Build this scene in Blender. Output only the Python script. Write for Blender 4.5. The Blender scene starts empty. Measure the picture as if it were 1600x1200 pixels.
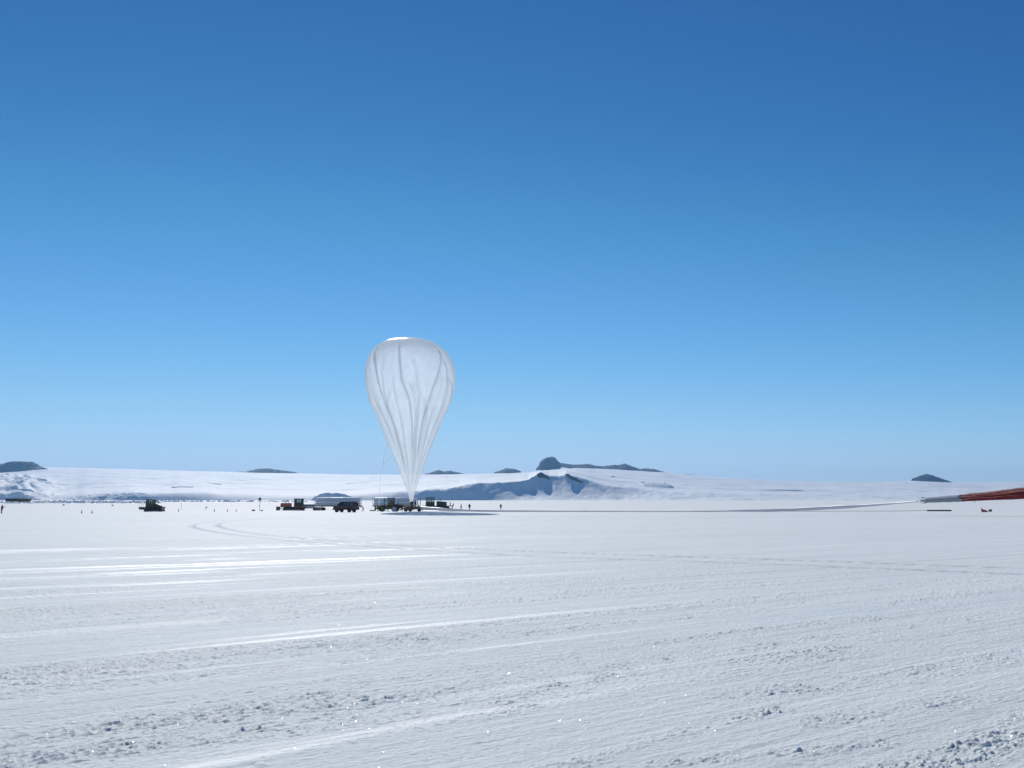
import bpy, bmesh, math, random
import numpy as np
from mathutils import Vector, Matrix, Euler

random.seed(7)
scene = bpy.context.scene
COL = scene.collection
R = math.radians

# ------------------------------------------------------------------ camera, sky, sun, exposure
F = 1450.0                      # focal length in pixels of the 1600 wide photograph
CAM_H = 2.2
TILT = R(7.25)
cd = bpy.data.cameras.new('camera')
cam = bpy.data.objects.new('camera', cd)
COL.objects.link(cam)
cam.location = (0, 0, CAM_H)
cam.rotation_euler = (R(90) + TILT, 0, 0)
cd.sensor_width = 36
cd.lens = F / 1600 * 36
cd.clip_start = 0.1
cd.clip_end = 60000
scene.camera = cam

SUN_AZ, SUN_EL = R(-13.2), R(34.2)      # azimuth measured clockwise from +Y
world = bpy.data.worlds.new('World')
scene.world = world
world.use_nodes = True
wn = world.node_tree
for n in list(wn.nodes):
    wn.nodes.remove(n)
sky = wn.nodes.new('ShaderNodeTexSky')
sky.sky_type = 'NISHITA'
sky.sun_disc = False
sky.sun_elevation = SUN_EL
sky.sun_rotation = SUN_AZ
sky.altitude = 3000
sky.air_density = 1.0
sky.dust_density = 0.0
sky.ozone_density = 2.0
# the deep blue of thin polar air: a steeper fall-off from horizon to zenith
pre = wn.nodes.new('ShaderNodeVectorMath'); pre.operation = 'SCALE'; pre.inputs['Scale'].default_value = 0.055
sepc = wn.nodes.new('ShaderNodeSeparateColor'); comc = wn.nodes.new('ShaderNodeCombineColor')
SKYC = (((0, 0), (.083, .034), (.132, .094), (.34, .40), (.6, .62), (1, .85)),
        ((0, 0), (.132, .140), (.215, .305), (.398, .575), (.446, .62), (.7, .74), (1, .9)),
        ((0, 0), (.245, .380), (.375, .615), (.428, .73), (.519, .84), (.75, .94), (1, 1)))
for ch in range(3):
    pw = wn.nodes.new('ShaderNodeFloatCurve'); cv = pw.mapping.curves[0]
    P_ = SKYC[ch]
    cv.points[0].location = P_[0]; cv.points[1].location = P_[-1]
    for q in P_[1:-1]:
        cv.points.new(*q)
    pw.mapping.update()
    wn.links.new(sepc.outputs[ch], pw.inputs['Value']); wn.links.new(pw.outputs[0], comc.inputs[ch])
post = wn.nodes.new('ShaderNodeVectorMath'); post.operation = 'MULTIPLY'
post.inputs[1].default_value = (1 / 0.12, 1 / 0.12, 1 / 0.12)
bg = wn.nodes.new('ShaderNodeBackground')
bg.inputs['Strength'].default_value = 0.12
wo = wn.nodes.new('ShaderNodeOutputWorld')
wn.links.new(sky.outputs[0], pre.inputs[0])
wn.links.new(pre.outputs[0], sepc.inputs[0])
wn.links.new(comc.outputs[0], post.inputs[0])
wn.links.new(post.outputs[0], bg.inputs['Color'])
wn.links.new(bg.outputs[0], wo.inputs['Surface'])

sd = bpy.data.lights.new('sun', 'SUN')
sd.energy = 3.7
sd.angle = R(0.5)
sd.color = (1.0, 0.975, 0.93)
sun = bpy.data.objects.new('sun', sd)
COL.objects.link(sun)
sun.rotation_euler = (-(math.pi / 2 - SUN_EL), 0, -SUN_AZ)
sun.location = (-20, 80, 60)

scene.view_settings.view_transform = 'Standard'
scene.view_settings.look = 'None'
scene.view_settings.gamma = 1
scene.view_settings.exposure = 0.04
scene.render.engine = 'CYCLES'
scene.cycles.volume_bounces = 0
scene.cycles.transparent_max_bounces = 16

# ------------------------------------------------------------------ projection helpers (photo pixels -> places)
def ray(px, py):
    """direction with forward (Y) component 1"""
    u, v = (px - 800) / F, (600 - py) / F
    c, s = math.cos(TILT), math.sin(TILT)
    y = c - v * s
    z = s + v * c
    return u / y, z / y

def at(px, py, Y):
    rx, rz = ray(px, py)
    return Vector((rx * Y, Y, CAM_H + rz * Y))

PD = [0, 300, 580, 2600, 9000, 20000]
PZ = [0, 0, 2.3, 7.0, 8.0, 8.0]
def gz(D):
    return np.interp(D, PD, PZ)

def G(px, py):
    rx, rz = ray(px, py)
    lo, hi = 5.0, 2600.0
    for Y in np.geomspace(5, 2600, 3000):
        if CAM_H + rz * Y <= gz(Y * math.hypot(1, rx)):
            break
    return Vector((rx * Y, Y, float(gz(Y * math.hypot(1, rx)))))

# ------------------------------------------------------------------ numpy noise
def _hash(ix, iy, seed):
    h = (ix.astype(np.int64) * 374761393 + iy.astype(np.int64) * 668265263 + seed * 974634777) & 0xffffffff
    h = ((h ^ (h >> 13)) * 1274126177) & 0xffffffff
    h = (h ^ (h >> 16)) & 0xffffffff
    return h.astype(np.float64) / 0xffffffff

def vn(x, y, seed=0):
    ix, iy = np.floor(x), np.floor(y)
    fx, fy = x - ix, y - iy
    fx = fx * fx * (3 - 2 * fx); fy = fy * fy * (3 - 2 * fy)
    a = _hash(ix, iy, seed); b = _hash(ix + 1, iy, seed)
    c = _hash(ix, iy + 1, seed); d = _hash(ix + 1, iy + 1, seed)
    return (a * (1 - fx) + b * fx) * (1 - fy) + (c * (1 - fx) + d * fx) * fy

def fbm(x, y, oct=4, seed=0, gain=0.5):
    s = 0; a = 1; t = 0
    for i in range(oct):
        s = s + a * vn(x * 2 ** i + 17.3 * i, y * 2 ** i - 9.1 * i, seed + i)
        t += a; a *= gain
    return s / t

def sstep(a, b, x):
    t = np.clip((x - a) / (b - a), 0, 1)
    return t * t * (3 - 2 * t)

# ------------------------------------------------------------------ materials
def newmat(name):
    m = bpy.data.materials.new(name)
    m.use_nodes = True
    nt = m.node_tree
    p = nt.nodes['Principled BSDF']
    return m, nt, p

def N(nt, t, **kw):
    n = nt.nodes.new(t)
    for k, v in kw.items():
        setattr(n, k, v)
    return n

def mat(name, color, rough=0.6, metal=0.0, var=0.12, scale=3.0, spec=0.5, bump=0.0):
    m, nt, p = newmat(name)
    tc = N(nt, 'ShaderNodeTexCoord')
    no = N(nt, 'ShaderNodeTexNoise')
    no.inputs['Scale'].default_value = scale
    no.inputs['Detail'].default_value = 5
    nt.links.new(tc.outputs['Object'], no.inputs['Vector'])
    mr = N(nt, 'ShaderNodeMapRange')
    mr.inputs['To Min'].default_value = 1 - var
    mr.inputs['To Max'].default_value = 1 + var
    nt.links.new(no.outputs['Fac'], mr.inputs['Value'])
    vm = N(nt, 'ShaderNodeVectorMath', operation='SCALE')
    vm.inputs[0].default_value = color
    nt.links.new(mr.outputs[0], vm.inputs['Scale'])
    nt.links.new(vm.outputs[0], p.inputs['Base Color'])
    p.inputs['Roughness'].default_value = rough
    p.inputs['Metallic'].default_value = metal
    p.inputs['Specular IOR Level'].default_value = spec
    if bump:
        b = N(nt, 'ShaderNodeBump')
        b.inputs['Strength'].default_value = bump
        nt.links.new(no.outputs['Fac'], b.inputs['Height'])
        nt.links.new(b.outputs[0], p.inputs['Normal'])
    return m

M = {}
M['orange'] = mat('weathered orange paint', (0.42, 0.10, 0.04), 0.35)
M['yellow'] = mat('weathered yellow paint', (0.20, 0.125, 0.035), 0.5)
M['olive'] = mat('dark olive paint', (0.06, 0.065, 0.035), 0.5)
M['dgreen'] = mat('dark green paint', (0.03, 0.045, 0.03), 0.5)
M['steel'] = mat('worn dark steel', (0.07, 0.07, 0.07), 0.5, 0.6)
M['rubber'] = mat('black rubber', (0.02, 0.02, 0.022), 0.8)
M['maroon'] = mat('dark maroon paint', (0.075, 0.012, 0.018), 0.3)
M['maroon_flat'] = mat('faded maroon paint', (0.16, 0.03, 0.04), 0.45)
M['black'] = mat('black plastic', (0.018, 0.018, 0.02), 0.5)
M['white'] = mat('white paint', (0.75, 0.76, 0.77), 0.4, var=0.05)
M['tube'] = mat('pale painted gas tube', (0.62, 0.67, 0.72), 0.4, var=0.08, scale=1.2)
M['alu'] = mat('dull aluminium', (0.5, 0.5, 0.52), 0.4, 0.8)
M['wood'] = mat('brown plywood', (0.20, 0.11, 0.055), 0.7, var=0.25)
M['wood_dark'] = mat('dark stained plywood', (0.05, 0.045, 0.035), 0.7, var=0.25)
M['skin'] = mat('skin', (0.45, 0.27, 0.2), 0.6)
M['c_black'] = mat('black cold weather cloth', (0.02, 0.022, 0.028), 0.9)
M['c_navy'] = mat('navy cold weather cloth', (0.02, 0.025, 0.06), 0.9)
M['c_maroon'] = mat('maroon parka cloth', (0.10, 0.02, 0.04), 0.9)
M['c_red'] = mat('red parka cloth', (0.35, 0.03, 0.03), 0.9)
M['c_pale'] = mat('pale canvas cloth', (0.5, 0.4, 0.36), 0.9)
M['canvas_grey'] = mat('grey blue canvas', (0.22, 0.25, 0.30), 0.85, var=0.15)
M['cone'] = mat('traffic cone orange', (0.55, 0.10, 0.03), 0.5)
M['sign'] = mat('dark green sign paint', (0.03, 0.06, 0.05), 0.5)
M['mat_green'] = mat('dark green tarpaulin', (0.02, 0.04, 0.045), 0.7)

def glass_mat():
    m, nt, p = newmat('vehicle glass')
    nt.nodes.remove(p)
    out = nt.nodes['Material Output']
    tr = N(nt, 'ShaderNodeBsdfTransparent'); tr.inputs[0].default_value = (0.72, 0.80, 0.80, 1)
    gl = N(nt, 'ShaderNodeBsdfGlossy'); gl.inputs['Roughness'].default_value = 0.05
    fr = N(nt, 'ShaderNodeFresnel'); fr.inputs[0].default_value = 1.5
    mx = N(nt, 'ShaderNodeMixShader')
    nt.links.new(fr.outputs[0], mx.inputs[0]); nt.links.new(tr.outputs[0], mx.inputs[1]); nt.links.new(gl.outputs[0], mx.inputs[2])
    nt.links.new(mx.outputs[0], out.inputs['Surface'])
    return m
M['glass'] = glass_mat()

def film_mat(name, transp, rough, tint=(0.9, 0.92, 0.94), gloss=0.22, seams=False):
    """thin polyethylene film: lets light through, scatters part of it, shines"""
    m, nt, p = newmat(name)
    nt.nodes.remove(p)
    out = nt.nodes['Material Output']
    tr = N(nt, 'ShaderNodeBsdfTransparent'); tr.inputs[0].default_value = (0.97, 0.98, 1, 1)
    tl = N(nt, 'ShaderNodeBsdfTranslucent'); tl.inputs[0].default_value = (*tint, 1)
    df = N(nt, 'ShaderNodeBsdfDiffuse'); df.inputs[0].default_value = (*tint, 1)
    gl = N(nt, 'ShaderNodeBsdfGlossy'); gl.inputs['Roughness'].default_value = rough
    gl.inputs[0].default_value = (1, 1, 1, 1)
    m1 = N(nt, 'ShaderNodeMixShader'); m1.inputs[0].default_value = 0.5
    nt.links.new(tl.outputs[0], m1.inputs[1]); nt.links.new(df.outputs[0], m1.inputs[2])
    # film seen edge-on is thicker: less see-through
    lw = N(nt, 'ShaderNodeLayerWeight'); lw.inputs[0].default_value = 0.35
    no = N(nt, 'ShaderNodeTexNoise'); no.inputs['Scale'].default_value = 0.25; no.inputs['Detail'].default_value = 4
    tc = N(nt, 'ShaderNodeTexCoord'); mp = N(nt, 'ShaderNodeMapping'); mp.inputs['Scale'].default_value = (2.5, 2.5, 0.35)
    nt.links.new(tc.outputs['Object'], mp.inputs[0]); nt.links.new(mp.outputs[0], no.inputs['Vector'])
    mr = N(nt, 'ShaderNodeMapRange')
    mr.inputs['From Min'].default_value = 0.3; mr.inputs['From Max'].default_value = 0.7
    mr.inputs['To Min'].default_value = transp * 0.8; mr.inputs['To Max'].default_value = transp * 1.15
    nt.links.new(no.outputs['Fac'], mr.inputs['Value'])
    inv = N(nt, 'ShaderNodeMath', operation='SUBTRACT'); inv.inputs[0].default_value = 1
    nt.links.new(lw.outputs['Facing'], inv.inputs[1])
    mu = N(nt, 'ShaderNodeMath', operation='MULTIPLY')
    nt.links.new(inv.outputs[0], mu.inputs[0]); nt.links.new(mr.outputs[0], mu.inputs[1])
    if seams:        # heat-sealed tapes and doubled folds are thicker film
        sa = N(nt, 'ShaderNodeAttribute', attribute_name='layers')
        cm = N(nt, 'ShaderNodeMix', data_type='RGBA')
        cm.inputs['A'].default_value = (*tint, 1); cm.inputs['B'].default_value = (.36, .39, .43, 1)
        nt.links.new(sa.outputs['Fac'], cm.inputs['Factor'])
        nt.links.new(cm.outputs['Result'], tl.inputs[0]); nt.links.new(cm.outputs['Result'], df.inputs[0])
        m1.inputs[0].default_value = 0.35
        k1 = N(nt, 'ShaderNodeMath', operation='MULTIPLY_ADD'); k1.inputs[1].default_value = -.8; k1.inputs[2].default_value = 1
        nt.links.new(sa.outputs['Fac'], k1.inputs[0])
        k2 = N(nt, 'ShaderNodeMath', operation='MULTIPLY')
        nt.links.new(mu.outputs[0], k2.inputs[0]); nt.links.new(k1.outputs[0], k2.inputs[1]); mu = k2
    m2 = N(nt, 'ShaderNodeMixShader')
    nt.links.new(mu.outputs[0], m2.inputs[0]); nt.links.new(m1.outputs[0], m2.inputs[1]); nt.links.new(tr.outputs[0], m2.inputs[2])
    fr = N(nt, 'ShaderNodeFresnel'); fr.inputs[0].default_value = 1.3
    frs = N(nt, 'ShaderNodeMath', operation='MULTIPLY'); frs.inputs[1].default_value = gloss
    nt.links.new(fr.outputs[0], frs.inputs[0])
    m3 = N(nt, 'ShaderNodeMixShader')
    nt.links.new(frs.outputs[0], m3.inputs[0])
    nt.links.new(m2.outputs[0], m3.inputs[1]); nt.links.new(gl.outputs[0], m3.inputs[2])
    nt.links.new(m3.outputs[0], out.inputs['Surface'])
    return m
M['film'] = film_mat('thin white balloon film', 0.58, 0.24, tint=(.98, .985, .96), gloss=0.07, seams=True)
M['film_tail'] = film_mat('bunched balloon film', 0.03, 0.3, tint=(.72, .73, .76), gloss=0.6)

def snow_mat(name, near=True):
    m, nt, p = newmat(name)
    L = nt.links.new
    geo = N(nt, 'ShaderNodeNewGeometry')
    mp = N(nt, 'ShaderNodeMapping')
    mp.inputs['Rotation'].default_value = (0, 0, R(-36))
    L(geo.outputs['Position'], mp.inputs[0])
    st = N(nt, 'ShaderNodeMapping'); st.inputs['Scale'].default_value = (0.06, 1.0, 1.0)
    L(mp.outputs[0], st.inputs[0])
    big = N(nt, 'ShaderNodeTexNoise'); big.inputs['Scale'].default_value = 0.9 if near else 0.01
    big.inputs['Detail'].default_value = 6; big.inputs['Roughness'].default_value = 0.6
    L(st.outputs[0], big.inputs['Vector'])
    ramp = N(nt, 'ShaderNodeMapRange')
    ramp.inputs['From Min'].default_value = 0.35; ramp.inputs['From Max'].default_value = 0.65
    L(big.outputs['Fac'], ramp.inputs['Value'])
    mix = N(nt, 'ShaderNodeMix', data_type='RGBA')
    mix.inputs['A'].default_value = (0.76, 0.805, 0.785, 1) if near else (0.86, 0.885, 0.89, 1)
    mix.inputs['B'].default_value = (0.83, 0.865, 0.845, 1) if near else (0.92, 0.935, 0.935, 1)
    L(ramp.outputs[0], mix.inputs['Factor'])
    bs = N(nt, 'ShaderNodeTexNoise'); bs.inputs['Scale'].default_value = 0.10 if near else 0.002
    bs.inputs['Detail'].default_value = 5; bs.inputs['Roughness'].default_value = 0.65
    L(st.outputs[0], bs.inputs['Vector'])
    bsr = N(nt, 'ShaderNodeMapRange'); bsr.inputs['From Min'].default_value = .3; bsr.inputs['From Max'].default_value = .7
    bsr.inputs['To Min'].default_value = .94; bsr.inputs['To Max'].default_value = 1.03
    L(bs.outputs['Fac'], bsr.inputs['Value'])
    bvm = N(nt, 'ShaderNodeVectorMath', operation='SCALE')
    L(mix.outputs['Result'], bvm.inputs[0]); L(bsr.outputs[0], bvm.inputs['Scale'])
    col = bvm.outputs[0]
    p.inputs['Specular IOR Level'].default_value = 0.24 if near else 0.1
    if near:
        at_t = N(nt, 'ShaderNodeAttribute', attribute_name='track')
        at_g = N(nt, 'ShaderNodeAttribute', attribute_name='glaze')
        at_r = N(nt, 'ShaderNodeAttribute', attribute_name='far')
        mt = N(nt, 'ShaderNodeMix', data_type='RGBA')
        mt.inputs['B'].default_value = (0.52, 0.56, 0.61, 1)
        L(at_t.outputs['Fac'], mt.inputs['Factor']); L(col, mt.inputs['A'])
        mf = N(nt, 'ShaderNodeMix', data_type='RGBA')
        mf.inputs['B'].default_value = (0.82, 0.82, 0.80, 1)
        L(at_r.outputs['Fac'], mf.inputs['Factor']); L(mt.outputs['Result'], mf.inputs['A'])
        col = mf.outputs['Result']
        rr = N(nt, 'ShaderNodeMapRange'); rr.inputs['To Min'].default_value = 0.7; rr.inputs['To Max'].default_value = 0.48
        L(at_g.outputs['Fac'], rr.inputs['Value'])
        L(rr.outputs[0], p.inputs['Roughness'])
        sp = N(nt, 'ShaderNodeMapRange'); sp.inputs['To Min'].default_value = 0.06; sp.inputs['To Max'].default_value = 0.34
        L(at_g.outputs['Fac'], sp.inputs['Value']); L(sp.outputs[0], p.inputs['Specular IOR Level'])
        # small scale relief
        b1 = N(nt, 'ShaderNodeTexNoise'); b1.inputs['Scale'].default_value = 22; b1.inputs['Detail'].default_value = 5
        b1.inputs['Roughness'].default_value = 0.75
        s2 = N(nt, 'ShaderNodeMapping'); s2.inputs['Scale'].default_value = (0.45, 1, 1)
        L(mp.outputs[0], s2.inputs[0]); L(s2.outputs[0], b1.inputs['Vector'])
        bu = N(nt, 'ShaderNodeBump'); bu.inputs['Strength'].default_value = 0.7; bu.inputs['Distance'].default_value = 0.025
        L(b1.outputs['Fac'], bu.inputs['Height'])
        b2 = N(nt, 'ShaderNodeTexNoise'); b2.inputs['Scale'].default_value = 9; b2.inputs['Detail'].default_value = 7
        b2.inputs['Roughness'].default_value = 0.7
        L(st.outputs[0], b2.inputs['Vector'])
        bu2 = N(nt, 'ShaderNodeBump'); bu2.inputs['Strength'].default_value = 0.5; bu2.inputs['Distance'].default_value = 0.05
        L(b2.outputs['Fac'], bu2.inputs['Height']); L(bu.outputs[0], bu2.inputs['Normal'])
        L(bu2.outputs[0], p.inputs['Normal'])
        # ice crystals: a few grains with a mirror-like facet turned some random way
        vo = N(nt, 'ShaderNodeTexVoronoi'); vo.inputs['Scale'].default_value = 230
        L(geo.outputs['Position'], vo.inputs['Vector'])
        wn_ = N(nt, 'ShaderNodeTexWhiteNoise'); L(vo.outputs['Color'], wn_.inputs['Vector'])
        gt = N(nt, 'ShaderNodeMath', operation='GREATER_THAN'); gt.inputs[1].default_value = 0.90
        L(wn_.outputs['Value'], gt.inputs[0])
        nv = N(nt, 'ShaderNodeVectorMath', operation='SUBTRACT'); nv.inputs[1].default_value = (0.5, 0.5, 0.0)
        L(vo.outputs['Color'], nv.inputs[0])
        nn = N(nt, 'ShaderNodeVectorMath', operation='NORMALIZE'); L(nv.outputs[0], nn.inputs[0])
        gl = N(nt, 'ShaderNodeBsdfGlossy'); gl.inputs['Roughness'].default_value = 0.12
        gl.inputs[0].default_value = (0.9, 0.95, 1, 1)
        L(nn.outputs[0], gl.inputs['Normal'])
        ms = N(nt, 'ShaderNodeMixShader')
        fac = N(nt, 'ShaderNodeMath', operation='MULTIPLY'); fac.inputs[1].default_value = 0.03
        L(gt.outputs[0], fac.inputs[0])
        L(fac.outputs[0], ms.inputs[0]); L(p.outputs[0], ms.inputs[1]); L(gl.outputs[0], ms.inputs[2])
        L(ms.outputs[0], nt.nodes['Material Output'].inputs['Surface'])
    else:
        p.inputs['Roughness'].default_value = 0.7
        b1 = N(nt, 'ShaderNodeTexNoise'); b1.inputs['Scale'].default_value = 0.02; b1.inputs['Detail'].default_value = 6
        L(geo.outputs['Position'], b1.inputs['Vector'])
        bu = N(nt, 'ShaderNodeBump'); bu.inputs['Strength'].default_value = 0.35; bu.inputs['Distance'].default_value = 6
        L(b1.outputs['Fac'], bu.inputs['Height']); L(bu.outputs[0], p.inputs['Normal'])
    L(col, p.inputs['Base Color'])
    return m
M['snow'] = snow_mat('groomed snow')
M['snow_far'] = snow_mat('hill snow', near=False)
M['ice_block'] = mat('wind packed ice blocks', (0.74, 0.79, 0.84), 0.6, var=0.06, scale=0.3)

def rock_mat():
    m, nt, p = newmat('dark volcanic rock')
    L = nt.links.new
    geo = N(nt, 'ShaderNodeNewGeometry')
    no = N(nt, 'ShaderNodeTexNoise'); no.inputs['Scale'].default_value = 0.03; no.inputs['Detail'].default_value = 8
    mp = N(nt, 'ShaderNodeMapping'); mp.inputs['Scale'].default_value = (1, 1, 2.5)
    L(geo.outputs['Position'], mp.inputs[0]); L(mp.outputs[0], no.inputs['Vector'])
    cr = N(nt, 'ShaderNodeValToRGB')
    e = cr.color_ramp.elements
    e[0].position = 0.3; e[0].color = (0.020, 0.024, 0.036, 1)
    e[1].position = 0.72; e[1].color = (0.048, 0.053, 0.070, 1)
    L(no.outputs['Fac'], cr.inputs[0]); L(cr.outputs[0], p.inputs['Base Color'])
    p.inputs['Roughness'].default_value = 0.9
    bu = N(nt, 'ShaderNodeBump'); bu.inputs['Strength'].default_value = 0.6; bu.inputs['Distance'].default_value = 6
    L(no.outputs['Fac'], bu.inputs['Height']); L(bu.outputs[0], p.inputs['Normal'])
    return m
M['rock'] = rock_mat()

def parachute_mat():
    m, nt, p = newmat('red parachute cloth with pale netting')
    L = nt.links.new
    tc = N(nt, 'ShaderNodeTexCoord')
    mp = N(nt, 'ShaderNodeMapping'); mp.inputs['Scale'].default_value = (0.35, 3.0, 3.0)
    L(tc.outputs['Object'], mp.inputs[0])
    no = N(nt, 'ShaderNodeTexNoise'); no.inputs['Scale'].default_value = 1.0; no.inputs['Detail'].default_value = 5
    L(mp.outputs[0], no.inputs['Vector'])
    p.inputs['Specular IOR Level'].default_value = 0.08
    cr = N(nt, 'ShaderNodeValToRGB')
    e = cr.color_ramp.elements
    e[0].position = 0.38; e[0].color = (0.13, 0.008, 0.008, 1)
    e[1].position = 0.60; e[1].color = (0.20, 0.016, 0.013, 1)
    x = cr.color_ramp.elements.new(0.70); x.color = (0.22, 0.09, 0.09, 1)
    L(no.outputs['Fac'], cr.inputs[0]); L(cr.outputs[0], p.inputs['Base Color'])
    p.inputs['Roughness'].default_value = 0.7
    return m
M['parachute'] = parachute_mat()

# ------------------------------------------------------------------ object helpers
def tag(o, label=None, cat=None, group=None, kind=None):
    if label: o['label'] = label
    if cat: o['category'] = cat
    if group: o['group'] = group
    if kind: o['kind'] = kind
    return o

def root(name, loc, rz=0.0, **kw):
    o = bpy.data.objects.new(name, None)
    o.empty_display_size = 0.3
    COL.objects.link(o)
    o.location = loc
    o.rotation_euler = (0, 0, rz)
    return tag(o, **kw)

def link_mesh(name, me, material, parent=None):
    o = bpy.data.objects.new(name, me)
    COL.objects.link(o)
    if material: me.materials.append(material)
    if parent: o.parent = parent
    return o

class MB:
    def __init__(s):
        s.v = []; s.f = []; s.smooth = []
    def add(s, vs, fs, smooth=False):
        b = len(s.v)
        s.v += [tuple(v) for v in vs]
        s.f += [tuple(i + b for i in f) for f in fs]
        s.smooth += [smooth] * len(fs)
        return s
    def box(s, x0, x1, y0, y1, z0, z1, c=0.0, taper=None):
        """box with its long edges chamfered by c; taper=(fx,fy) shrinks the top"""
        tx, ty = taper or (1, 1)
        cx, cy = (x0 + x1) / 2, (y0 + y1) / 2
        c = min(c, (x1 - x0) / 3, (y1 - y0) / 3, (z1 - z0) / 3)
        def ring(z, i, k):
            fx = 1 + (tx - 1) * k; fy = 1 + (ty - 1) * k
            X0, X1, Y0, Y1 = x0 + i, x1 - i, y0 + i, y1 - i
            if c > 0:
                pts = [(X0 + c, Y0), (X1 - c, Y0), (X1, Y0 + c), (X1, Y1 - c), (X1 - c, Y1), (X0 + c, Y1), (X0, Y1 - c), (X0, Y0 + c)]
            else:
                pts = [(X0, Y0), (X1, Y0), (X1, Y1), (X0, Y1)]
            return [(cx + (p[0] - cx) * fx, cy + (p[1] - cy) * fy, z) for p in pts]
        rings = [ring(z0, 0, 0), ring(z1, 0, 1)] if c == 0 else [ring(z0, c * .6, 0), ring(z0 + c * .6, 0, 0), ring(z1 - c * .6, 0, 1), ring(z1, c * .6, 1)]
        n = len(rings[0])
        vs = [p for r_ in rings for p in r_]
        fs = [tuple(reversed(range(n)))]
        for k in range(len(rings) - 1):
            for i in range(n):
                j = (i + 1) % n
                fs.append((k * n + i, k * n + j, (k + 1) * n + j, (k + 1) * n + i))
        fs.append(tuple((len(rings) - 1) * n + i for i in range(n)))
        return s.add(vs, fs)
    def prism(s, poly, y0, y1):
        """polygon in x,z (counter-clockwise seen from -y) swept from y0 to y1"""
        n = len(poly)
        vs = [(p[0], y0, p[1]) for p in poly] + [(p[0], y1, p[1]) for p in poly]
        fs = [tuple(range(n)), tuple(reversed(range(n, 2 * n)))]
        for i in range(n):
            j = (i + 1) % n
            fs.append((i, i + n, j + n, j))
        return s.add(vs, fs)
    def tube(s, pts, r, n=10, smooth=True):
        pts = [Vector(p) for p in pts]
        rs = r if isinstance(r, (list, tuple)) else [r] * len(pts)
        vs = []; fs = []
        up0 = Vector((0, 0, 1))
        for i, p in enumerate(pts):
            d = (pts[min(i + 1, len(pts) - 1)] - pts[max(i - 1, 0)]).normalized()
            up = up0 if abs(d.dot(up0)) < 0.95 else Vector((0, 1, 0))
            a = d.cross(up).normalized(); b = a.cross(d).normalized()
            for k in range(n):
                t = 2 * math.pi * k / n
                vs.append(p + (a * math.cos(t) + b * math.sin(t)) * rs[i])
        for i in range(len(pts) - 1):
            for k in range(n):
                j = (k + 1) % n
                fs.append((i * n + k, i * n + j, (i + 1) * n + j, (i + 1) * n + k))
        fs.append(tuple(reversed(range(n)))); fs.append(tuple((len(pts) - 1) * n + k for k in range(n)))
        return s.add(vs, fs, smooth)
    def ycyl(s, x, z, r, y0, y1, n=20):
        return s.tube([(x, y0, z), (x, y1, z)], r, n, False)
    def build(s, name, material, parent=None, bevel=0):
        me = bpy.data.meshes.new(name)
        me.from_pydata(s.v, [], s.f)
        me.polygons.foreach_set('use_smooth', s.smooth)
        bm = bmesh.new(); bm.from_mesh(me)
        bmesh.ops.recalc_face_normals(bm, faces=bm.faces)
        bm.to_mesh(me); bm.free()
        return link_mesh(name, me, material, parent)

def copy_tree(o, parent=None):
    c = o.copy(); COL.objects.link(c); c.parent = parent
    for ch in o.children:
        copy_tree(ch, c)
    return c

def grid_mesh(name, X, Y, Z, material, smooth=True, attrs=None, wrap=False):
    nr, nc = X.shape
    me = bpy.data.meshes.new(name)
    co = np.stack([X, Y, Z], -1).reshape(-1, 3).astype(np.float32)
    me.vertices.add(nr * nc)
    me.vertices.foreach_set('co', co.ravel())
    i = np.arange(nr - 1)[:, None]
    j = np.arange(nc if wrap else nc - 1)[None, :]
    j2 = (j + 1) % nc
    q = np.stack([i * nc + j, i * nc + j2, (i + 1) * nc + j2, (i + 1) * nc + j], -1).reshape(-1, 4).astype(np.int32)
    me.loops.add(q.size)
    me.loops.foreach_set('vertex_index', q.ravel())
    me.polygons.add(len(q))
    me.polygons.foreach_set('loop_start', np.arange(0, q.size, 4, dtype=np.int32))
    me.polygons.foreach_set('use_smooth', np.full(len(q), smooth))
    for k, a in (attrs or {}).items():
        at_ = me.attributes.new(k, 'FLOAT', 'POINT')
        at_.data.foreach_set('value', a.reshape(-1).astype(np.float32))
    me.update(); me.validate()
    me.materials.append(material)
    return me

# ------------------------------------------------------------------ the snow field
def seg_dist(x, y, pts):
    d = np.full(x.shape, 1e9)
    for (ax, ay), (bx, by) in zip(pts[:-1], pts[1:]):
        vx, vy = bx - ax, by - ay
        t = np.clip(((x - ax) * vx + (y - ay) * vy) / (vx * vx + vy * vy), 0, 1)
        d = np.minimum(d, np.hypot(x - ax - t * vx, y - ay - t * vy))
    return d

def smooth_path(pts, n=12):
    """Catmull-Rom"""
    P = [Vector(p) for p in pts]
    P = [P[0] * 2 - P[1]] + P + [P[-1] * 2 - P[-2]]
    out = []
    for i in range(1, len(P) - 2):
        for k in range(n):
            t = k / n
            out.append(0.5 * ((2 * P[i]) + (P[i + 1] - P[i - 1]) * t + (2 * P[i - 1] - 5 * P[i] + 4 * P[i + 1] - P[i + 2]) * t * t + (-P[i - 1] + 3 * P[i] - 3 * P[i + 1] + P[i + 2]) * t ** 3))
    out.append(P[-2])
    return out

def ground_pts(px):
    return [tuple(p[:2]) for p in smooth_path([G(*q) for q in px], 10)]

SD = np.array([math.sin(R(54)), math.cos(R(54))])     # direction the groomer drove

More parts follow.
